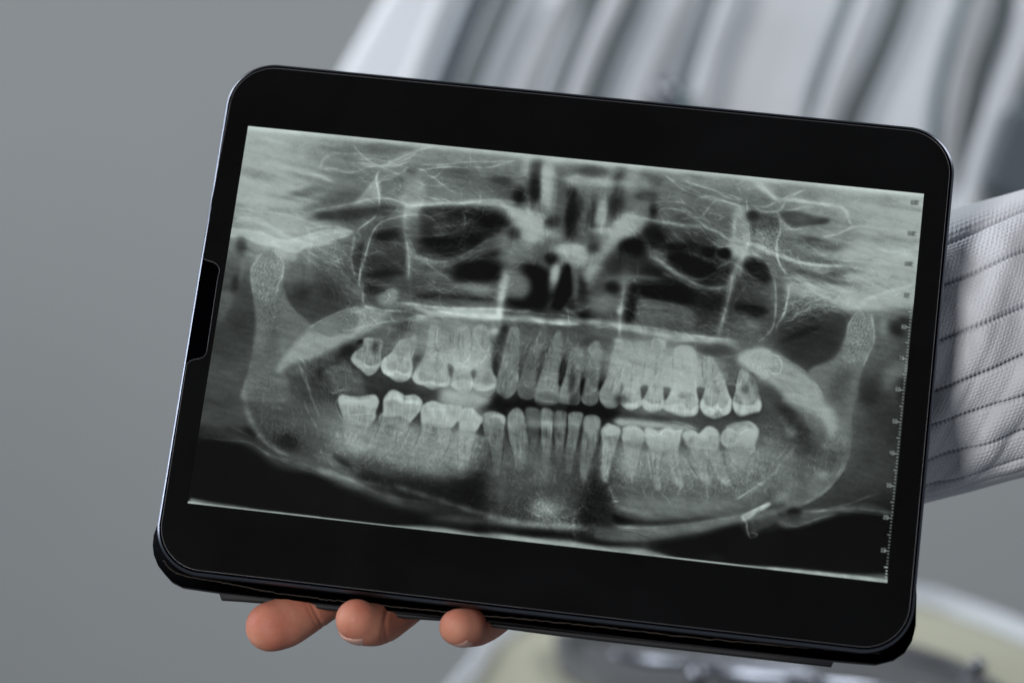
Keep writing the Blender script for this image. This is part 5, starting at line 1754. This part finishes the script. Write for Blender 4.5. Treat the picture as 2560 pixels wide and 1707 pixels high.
# clear screen film with a notch on the short left side, its cut edge catching light
nx0, nx1 = -122.25, 122.25
fo = rrect(nx0, nx1, -87.7, 87.7, 14.7, 14)
na_, nb_ = unproj(470, 640, -0.1), unproj(455, 900, -0.1)
def notch_path():
    ys = [unproj(*p, -0.1) for p in NOTCH]; return ys
k = next(i for i in range(len(fo)) if fo[i][0] < 0 and fo[i][1] > 0 and i > 40 and abs(fo[i][0]-nx0) < 1e-6)
fo2 = fo[:k+1] + notch_path() + fo[k+1:]
FV = [TL(x, y, -0.10) for x, y in fo2]
m_film = bpy.data.materials.new('clear_film'); m_film.use_nodes = True; nt = m_film.node_tree
for n in list(nt.nodes):
    if n.type != 'OUTPUT_MATERIAL': nt.nodes.remove(n)
om = nt.nodes[0]; t = nt.nodes.new('ShaderNodeBsdfTransparent'); d = nt.nodes.new('ShaderNodeBsdfGlossy'); mxs = nt.nodes.new('ShaderNodeMixShader')
d.inputs['Roughness'].default_value = 0.10; mxs.inputs[0].default_value = 0.010
sn_ = nt.nodes.new('ShaderNodeTexNoise'); sn_.inputs['Scale'].default_value = 22; sn_.inputs['Detail'].default_value = 6; sn_.inputs['Distortion'].default_value = 1.2
tc_ = nt.nodes.new('ShaderNodeTexCoord'); nt.links.new(tc_.outputs['Object'], sn_.inputs['Vector'])
sr_ = nt.nodes.new('ShaderNodeMapRange'); sr_.inputs['From Min'].default_value = 0.35; sr_.inputs['From Max'].default_value = 0.75; sr_.inputs['To Min'].default_value = 0.006; sr_.inputs['To Max'].default_value = 0.020
nt.links.new(sn_.outputs['Fac'], sr_.inputs['Value']); nt.links.new(sr_.outputs[0], mxs.inputs[0])
nt.links.new(t.outputs[0], mxs.inputs[1]); nt.links.new(d.outputs[0], mxs.inputs[2])
df = nt.nodes.new('ShaderNodeBsdfDiffuse'); df.inputs[0].default_value = (0.5, 0.49, 0.46, 1); mx2 = nt.nodes.new('ShaderNodeMixShader'); mx2.inputs[0].default_value = 0.0065
nt.links.new(mxs.outputs[0], mx2.inputs[1]); nt.links.new(df.outputs[0], mx2.inputs[2]); nt.links.new(mx2.outputs[0], om.inputs[0])
film = mesh('screen_film', FV, [tuple(range(len(FV)))], m_film, tab, smooth=False)
bm = bmesh.new(); bm.from_mesh(film.data); bmesh.ops.triangulate(bm, faces=bm.faces); bm.to_mesh(film.data); bm.free()
v_, f_ = tube(FV, 0.00009, 6, closed=True); mesh('film_edge', v_, f_, m_filmedge, film)

# ------------------------------------------------ folio case behind the tablet
case = empty('tablet_case', TL(0, 92, 9), 'black folio case showing below and behind the lower edge of the tablet', 'tablet case')
low = [unproj(x + (4 if x < 560 else 0), y - 5, 8.0) for x, y in CASE_LOW]
up_ = [(121.5, 60), (121.8, -60), (118, -80), (105, -87), (-105, -87), (-118, -80), (-121.8, -60)]
slab('back_panel', low + up_, [(0.6, 6.3), (0.0, 6.7), (0.0, 8.4), (0.7, 8.9)], m_felt, case, 60)
# the smooth spine that bulges out below the panel, between the two cut corners
sp = [unproj(x, y, 10.5) for x, y in SPINE_LOW]
top = [(x, y-14) for x, y in sp[::-1]]
slab('spine', sp + top, [(0.5, 9.15), (0.0, 9.5), (0.0, 11.2), (0.7, 11.8)], m_spine, case, 60)
e1 = cr([TL(*unproj(x, y, 6.3), 6.2) for x, y in THREAD], 30)
random.seed(3)
e1 = [p + Vector((random.gauss(0, .00010), random.gauss(0, .00010), random.gauss(0, .00012))) for p in e1]
v_, f_ = tube(e1, [0.00016 + random.random()*0.0001 for _ in e1], 6); mesh('edge_thread', v_, f_, m_thread, case)
e2 = cr([TL(*unproj(x, y, 8.6), 8.5) for x, y in THREAD2], 30)
e2 = [p + Vector((random.gauss(0, .00008), 0, random.gauss(0, .0001))) for p in e2]
v_, f_ = tube(e2, 0.00012, 6); mesh('edge_thread', v_, f_, m_thread, case)

# ------------------------------------------------ hand
m_skin = mat('skin', (0.50, 0.225, 0.150), 0.52, spec=0.34, sss=0.2, bump=(2600, 0.00025), var=(70, 0.25, (0.42, 0.125, 0.08)))
m_nail = mat('fingernail', (0.60, 0.34, 0.275), 0.3, spec=0.45, sss=0.1)
person = empty('person', PS(1600, 1200, 40), 'person in a white knit sleeve, fingertips curled round the lower edge of the tablet', 'person')
def blobs(chain, n=14):
    """chain of (point, radius) -> closed rounded tube"""
    P = cr([c[0] for c in chain], 8); r = [c[1] for c in chain]
    rr = []
    for i in range(len(r)-1):
        for k in range(8): t = k/8; rr.append(r[i]*(1-t)+r[i+1]*t)
    rr.append(r[-1])
    # round the ends
    a = (P[0]-P[1]).normalized(); b = (P[-1]-P[-2]).normalized(); r0, r1 = rr[0], rr[-1]
    H = [(P[0]+a*r0*math.sin(R(t)), r0*math.cos(R(t))) for t in (88, 70, 50, 30, 12)]
    T = [(P[-1]+b*r1*math.sin(R(t)), r1*math.cos(R(t))) for t in (12, 30, 50, 70, 88)]
    P = [h[0] for h in H]+P+[q[0] for q in T]; rr = [max(h[1], 2e-4) for h in H]+rr+[max(q[1], 2e-4) for q in T]
    return tube(P, rr, n)
hand_parts = []
for ch in FINGERS: hand_parts.append(blobs([(PS(x, y, z), r*0.965/1000) for x, y, z, r in ch], 20))
hv, hf = merge(hand_parts)
hand = mesh('body', hv, hf, m_skin, person)
rm = hand.modifiers.new('r', 'REMESH'); rm.mode = 'VOXEL'; rm.voxel_size = 0.0007
sm_ = hand.modifiers.new('s', 'SMOOTH'); sm_.iterations = 18; sm_.factor = 0.5
bpy.context.view_layer.update()
dg = bpy.context.evaluated_depsgraph_get(); nm = bpy.data.meshes.new_from_object(hand.evaluated_get(dg))
hand.modifiers.clear(); old = hand.data; hand.data = nm; bpy.data.meshes.remove(old)
for p in nm.polygons: p.use_smooth = True
if not nm.materials: nm.materials.append(m_skin)
# skin creases: fine folds pressed in across the finger joints
co = np.empty(len(nm.vertices)*3, np.float32); nm.vertices.foreach_get('co', co); co = co.reshape(-1, 3)
no = np.array([v.normal[:] for v in nm.vertices])
for x, y, z, x2, y2, dep, wdt in CREASES:
    p = np.array(PS(x, y, z)); ax = np.array(PS(x2, y2, z)) - p; ax /= np.linalg.norm(ax)
    d = co - p; near = np.exp(-0.5*(np.linalg.norm(d, axis=1)/0.008)**4)
    co -= no*(dep/1000*np.exp(-0.5*((d@ax)/(wdt/1000))**2)*near)[:, None]
nm.vertices.foreach_set('co', co.astype(np.float32).ravel()); nm.update()
# nails: thin curved plates bedded in the undersides of the tips
for cx, cy, z, rad0, ax, ay, az, nrm, ln, wd in NAILS:
    c = PS(cx, cy, z); t = (PS(ax, ay, az) - c).normalized(); n = Vector(nrm).normalized(); n = (n - t*n.dot(t)).normalized(); s = t.cross(n); c = c + n*rad0/1000
    V = []; F = []; NU, NV = 12, 12
    for a in range(NU+1):
        for b_ in range(NV+1):
            uu = a/NU*2-1; vv = b_/NV*2-1; w_ = wd/2000*(1-0.25*max(0, -uu)**3)*(1 if uu < .6 else math.sqrt(max(0.05, 1-((uu-.6)/.42)**2)))
            ang = vv*0.95; rad = wd/2000/math.sin(0.95)
            V.append(c + t*(uu*ln/2000) + s*(math.sin(ang)*rad*w_/(wd/2000)) + n*((math.cos(ang)-1)*rad*0.9 - 0.0006*uu*uu))
    for a in range(NU):
        for b_ in range(NV): i = a*(NV+1)+b_; F.append((i, i+1, i+NV+2, i+NV+1))
    o = mesh('fingernail', V, F, m_nail, person); so = o.modifiers.new('t', 'SOLIDIFY'); so.thickness = 0.0005; so.offset = -1

# ------------------------------------------------ knitted sleeve
def tab_interp(xs, ys, x): return np.interp(x, xs, ys)
A = np.concatenate([np.linspace(1960, 2280, 14)[:-1], np.linspace(2280, 2600, 430), np.linspace(2600, 3300, 20)[1:]])
# seam heights (photograph rows) at two columns; the first and last entries are the silhouette
SX0, SX1 = 2400.0, 2560.0
S0 = np.array(SEAM0, float); S1 = np.array(SEAM1, float)
nS = len(S0)
tt = np.concatenate([np.linspace(i, i+1, 72)[:-1] for i in range(nS-1)] + [[nS-1.0]])
def seam_y(x):
    k = (x-SX0)/(SX1-SX0); kk = np.where(k < 0, k*0.92, np.where(k > 1, 1+(k-1)*1.0, k))
    return S0[None]*(1-kk[:, None]) + S1[None]*kk[:, None]
SY = seam_y(A)
# the sag of each seam between the columns, and waviness of the cloth
def smooth_noise(x, y, seed, fx, fy):
    r = np.random.RandomState(seed); o = 0
    for _ in range(5):
        a, b2, p = r.uniform(.5, 1.5)*fx, r.uniform(-1, 1)*fy, r.uniform(0, 6.28); o = o + np.sin(a*x+b2*y+p)
    return o/5
na2, nb2 = len(A), len(tt)
Yc = np.array([np.interp(tt, np.arange(nS), SY[i]) for i in range(na2)])
# soft spline through the seams so the outline keeps its rounding
top_, bot = SY[:, 0][:, None], SY[:, -1][:, None]
cen = (top_+bot)/2; hw = (bot-top_)/2
sn = np.clip((Yc-cen)/hw, -1, 1); Rm = 52.0
Xg = np.repeat(A[:, None], nb2, 1)
depth = SLV_D - Rm*np.sqrt(np.clip(1-sn**2, 0, 1))*0.82          # mm from the camera
fr = tt - np.floor(tt); fr[-1] = 1.0
puff = np.sin(np.pi*fr)**0.6*2.0                                   # each rib panel swells between its seams
inner = (tt > 0.5) & (tt < nS-1.5)
groove = np.exp(-(np.minimum(fr, 1-fr)/0.035)**2)*((np.round(tt) > 0) & (np.round(tt) < nS-1))
wave = smooth_noise(Xg/60, np.repeat(tt[None], na2, 0), 4, 1.6, 2.2)*3.2 + smooth_noise(Xg/25, np.repeat(tt[None], na2, 0), 9, 1.6, 4)*0.7
# stitches: v-shaped loops in rows along the arm
mmx = (Xg + (Yc-cen)*-0.25)/7.4
pan = np.clip(np.floor(tt).astype(int), 0, nS-2); rows_in = np.maximum(np.round((S0[1:]+S1[1:]-S0[:-1]-S1[:-1])/2/7.4/1.12), 1)
row = (np.concatenate([[0], np.cumsum(rows_in)])[pan] + fr*rows_in[pan])[None] + 0*Xg
par = np.floor(row) % 2; rs = np.random.RandomState(8)
jit = smooth_noise(Xg/9, row, 3, 2, 2)*0.16
ph = np.abs((row % 1)-0.5)*2
crease = smooth_noise(Xg/95 + 0.35*tt[None], 0.55*tt[None] + 0*Xg, 17, 2.4, 2.0)
crease = 3.0*crease - 1.1*np.exp(-(crease/0.22)**2)
st = (0.5-0.5*np.cos(2*np.pi*row))**0.7*(0.66+0.34*np.cos(2*np.pi*(mmx/1.55 + 0.5*par + 0.30*(row % 1) + jit)))
fuzz = x_gauss(rs.randn(na2, nb2), 1.2)*0.16
lad = (np.cos(2*np.pi*mmx/1.45)-0.3)*0.75*np.exp(-(np.minimum(fr, 1-fr)/0.055)**2)
h = puff[None] + wave + crease + (st*0.36)*(1-0.8*groove[None]) - groove[None]*1.7 + lad*((np.round(tt) > 0) & (np.round(tt) < nS-1))[None] + fuzz
edge = np.clip((1-np.abs(sn))*6, 0.15, 1)
nrm_y = sn; nrm_z = -np.sqrt(np.clip(1-sn**2, 0.0, 1))
dep = depth + nrm_z*h*edge; yy_ = Yc + nrm_y*(h - 0.7*wave - 0.8*crease)*edge*7.4*0.8
kx = (Xg-1280.0)/FPX*SLV_D; ky = (yy_-853.5)/FPX*SLV_D              # drawn at one distance, then pushed to true depth
front = np.stack([kx/1000, dep/1000, CAMZ-ky/1000], -1)
nb_back = 26; ang = np.linspace(0, np.pi, nb_back+2)[1:-1]
cy_ = ((cen-853.5)/FPX*SLV_D); hy = (hw/FPX*SLV_D)
by = cy_ + hy*np.cos(ang)[None]; bz = SLV_D + Rm*0.82*np.sin(ang)[None] + 0*cy_
bx = np.repeat(((A-1280.0)/FPX*SLV_D)[:, None], nb_back, 1)
back = np.stack([bx/1000, bz/1000, CAMZ-by/1000], -1)
G = np.concatenate([front, back], 1); na2, nr = G.shape[:2]
ii = (np.arange(na2-1)[:, None]*nr + np.arange(nr)[None]).ravel(); jj = (np.arange(na2-1)[:, None]*nr + (np.arange(nr)[None]+1) % nr).ravel()
me = bpy.data.meshes.new('sleeve'); me.from_pydata(G.reshape(-1, 3).tolist(), [], np.c_[ii, ii+nr, jj+nr, jj].tolist())
bm = bmesh.new(); bm.from_mesh(me); bmesh.ops.recalc_face_normals(bm, faces=bm.faces); bm.to_mesh(me); bm.free()
m_knit = mat('white_cotton_knit', (0.57, 0.585, 0.62), 0.95, spec=0.15, var=(60, 0.07), sheen=0.25)
slv = link('sleeve', me, m_knit, person); slv['label'] = 'white ribbed knit sleeve'
# loose fibres standing off the upper edge of the knit
rs = np.random.RandomState(21); fv = []
for _ in range(420):
    x = rs.uniform(2330, 2600); i = int(np.argmin(np.abs(A-x))); j = int(abs(rs.randn())*9)
    p = Vector(front[i, min(j, nb2-1)]); l = rs.uniform(0.0008, 0.0030); dx = rs.randn()*0.5
    d1 = Vector((dx, -0.3*rs.rand(), 1)).normalized(); d2 = (d1 + Vector((rs.randn()*.7, 0, -0.3))).normalized()
    fv.append(tube([p-d1*0.0003, p+d1*l*.5, p+d1*l*.5+d2*l*.5], [0.00004, 0.00004, 0.00002], 3))
v_, f_ = merge(fv); fz = mesh('fuzz', v_, f_, m_knit, slv, fix=False); fz.parent = slv; fz.matrix_parent_inverse = Matrix.Translation(-Vector(slv.location)-Vector(person.location)) @ Matrix.Identity(4)
fz['kind'] = 'stuff'

# ------------------------------------------------ dental unit with hoses, far out of focus
m_white = mat('white_unit_plastic', (0.74, 0.765, 0.81), 0.85, var=(3, 0.05))
m_white2 = mat('pale_unit_plastic', (0.60, 0.63, 0.66), 0.85, var=(6, 0.06))
m_slate = mat('slate_hose_rubber', (0.095, 0.115, 0.135), 0.85, var=(12, 0.15))
m_olive = mat('grey_green_hose', (0.145, 0.17, 0.178), 0.85, var=(12, 0.15))
m_lav = mat('pale_hose_silicone', (0.60, 0.62, 0.655), 0.85, var=(10, 0.08))
m_teal = mat('teal_grey_hose', (0.14, 0.185, 0.20), 0.85, var=(10, 0.15))
m_chrome = mat('polished_steel', (0.21, 0.22, 0.25), 0.34, 1.0, bump=(60, 0.0005))
UD = 2.05
unit = empty('dental_unit', W(1700, 100, UD), 'blurred white dental unit with a row of grey hoses hanging down it', 'dental unit')
hp = [W(x, y, UD+0.03) for x, y in [(985, -60), (945, 10), (845, 185), (760, 340), (700, 560), (2660, 660), (2660, -60)]]
hb = [p + Vector((0.01, 0.10, 0)) for p in hp]; n = len(hp)
o = mesh('housing', hp+hb, [tuple(range(n)), tuple(range(n, 2*n))[::-1]] + [(i, (i+1) % n, n+(i+1) % n, n+i) for i in range(n)], m_white, unit, smooth=False); bevel(o, 0.008)
for mt, dd, pts, r0 in HOSES:
    P = cr([W(x, y, UD-dd) for x, y in pts], 10)
    v_, f_ = tube(P, r0, 18); mesh('hose', v_, f_, {'s': m_slate, 'o': m_olive, 'l': m_lav, 't': m_teal, 'w': m_white2}[mt], unit)
# chromed coupling on one hose
P = [W(1668, 205, UD-.035), W(1664, 225, UD-.035), W(1655, 270, UD-.035)]
v_, f_ = tube(P, [0.006, 0.0095, 0.0095], 24); mesh('coupling', v_, f_, m_chrome, unit)
v_, f_ = tube([W(1700, 238, UD-.03), W(1688, 300, UD-.03)], [0.012, 0.012], 24); mesh('coupling', v_, f_, m_teal, unit)
o = mesh('hose_bracket', *box_w(W(2580, 405, UD-.03), 0.062, 0.05, 0.062, 0, R(20)), m_slate, unit, smooth=False); bevel(o, 0.006)

# ------------------------------------------------ instrument tray, lower right, far out of focus
m_tray = mat('cream_tray_enamel', (0.34, 0.34, 0.26), 0.6, var=(8, 0.08))
m_rim = mat('pale_tray_rim', (0.50, 0.525, 0.56), 0.6)
m_dark = mat('dark_cassette', (0.075, 0.08, 0.085), 0.5, var=(14, 0.3))
ZT = CAMZ - 0.195
def on(x, y, z=ZT):
    d = (CAMZ-z)/((y-853.5)/FPX); return Vector(((x-1280)/FPX*d, d, z))
tray = empty('instrument_tray', on(1900, 1640), 'blurred cream tray with a pale raised rim at the lower right', 'tray')
tp = [on(x, y) for x, y in [(1060, 1830), (1165, 1700), (1235, 1600), (1400, 1530), (1800, 1490), (2250, 1502), (2420, 1545), (2620, 1625), (2760, 1700), (2700, 1860)]]
tp = cr(tp+[tp[0]], 8)[:-1]; n = len(tp); cc = sum(tp, Vector())/n
V = []; F = []
for s_, dz in ((1.0, -0.02), (1.0, 0.010), (0.992, 0.013), (0.975, 0.010), (0.962, 0.0)):
    for p in tp: V.append(cc + (p-cc)*s_ + Vector((0, 0, dz)))
for k in range(4):
    for i in range(n): j = (i+1) % n; F.append((k*n+i, k*n+j, (k+1)*n+j, (k+1)*n+i))
F.append(tuple(range(n))[::-1]); mesh('rim', V, F, m_rim, tray)
V2 = [cc + (p-cc)*0.963 + Vector((0, 0, 0.0006)) for p in tp] + [cc + (p-cc)*0.963 + Vector((0, 0, -0.015)) for p in tp]
o = mesh('tray_floor', V2, [tuple(range(n)), tuple(range(n, 2*n))[::-1]] + [(i, (i+1) % n, n+(i+1) % n, n+i) for i in range(n)], m_tray, tray, smooth=False)
cas = [on(x, y, ZT+0.012) for x, y in CASSETTE]
cb = [p - Vector((0, 0, 0.0105)) for p in cas]; n = len(cas); ci = sum(cas, Vector())/n
V = cb + cas + [ci+(p-ci)*0.95 for p in cas] + [ci+(p-ci)*0.94 - Vector((0, 0, 0.008)) for p in cas]
F = [tuple(range(n))[::-1]]
for k in range(3):
    for i in range(n): j = (i+1) % n; F.append((k*n+i, k*n+j, (k+1)*n+j, (k+1)*n+i))
F.append(tuple(range(3*n, 4*n)))
cass = mesh('instrument_cassette', V, F, m_dark, smooth=False)
cass['label'] = 'blurred dark shallow cassette lying on the cream tray'; cass['category'] = 'cassette'
for nm_, lab, m_, y0, P, rad in TOOLS:
    pts = [on(x, y, ZT+z) for x, y, z in P]
    root = empty(nm_, pts[0], lab, 'dental instrument')
    v_, f_ = tube(cr(pts, 8), rad*1.0, 16); mesh('handle', v_, f_, m_chrome, root)
    a, b2 = pts[0], pts[1]; t = (a-b2).normalized()
    v_, f_ = tube([a, a+t*0.012, a+t*0.022+Vector((0, 0, .003))], [rad*.55, rad*.4, rad*.25], 10); mesh('tip', v_, f_, m_chrome, root)
    # knurled grip: rings round the handle
    rings = [tube([b2+(pts[-1]-b2)*q, b2+(pts[-1]-b2)*(q+.012)], [rad*1.22]*2, 14) for q in (.30, .33, .36, .39, .42)]
    v_, f_ = merge(rings); mesh('grip', v_, f_, m_chrome, root)
for x, y, z, r_, lab in BALLS:  # steel balls added to mirror the lamps as round blurred highlights
    c = on(x, y, ZT+z); prof = [(0, 1.0), (.45, .9), (.8, .6), (1, .1), (.95, -.4), (.6, -.8), (.6, -1.3)]
    V = []; F = []; n = 24
    for pr, pz in prof:
        for k in range(n): V.append(c + Vector((max(pr, .02)*r_*math.cos(k*2*math.pi/n), max(pr, .02)*r_*math.sin(k*2*math.pi/n), pz*r_)))
    for q in range(len(prof)-1):
        for k in range(n): l = (k+1) % n; F.append((q*n+k, q*n+l, (q+1)*n+l, (q+1)*n+k))
    F.append(tuple(range(n))); F.append(tuple(range((len(prof)-1)*n, len(prof)*n))[::-1])
    o = mesh('glint_ball', V, F, m_chrome); o['label'] = lab; o['category'] = 'knob'
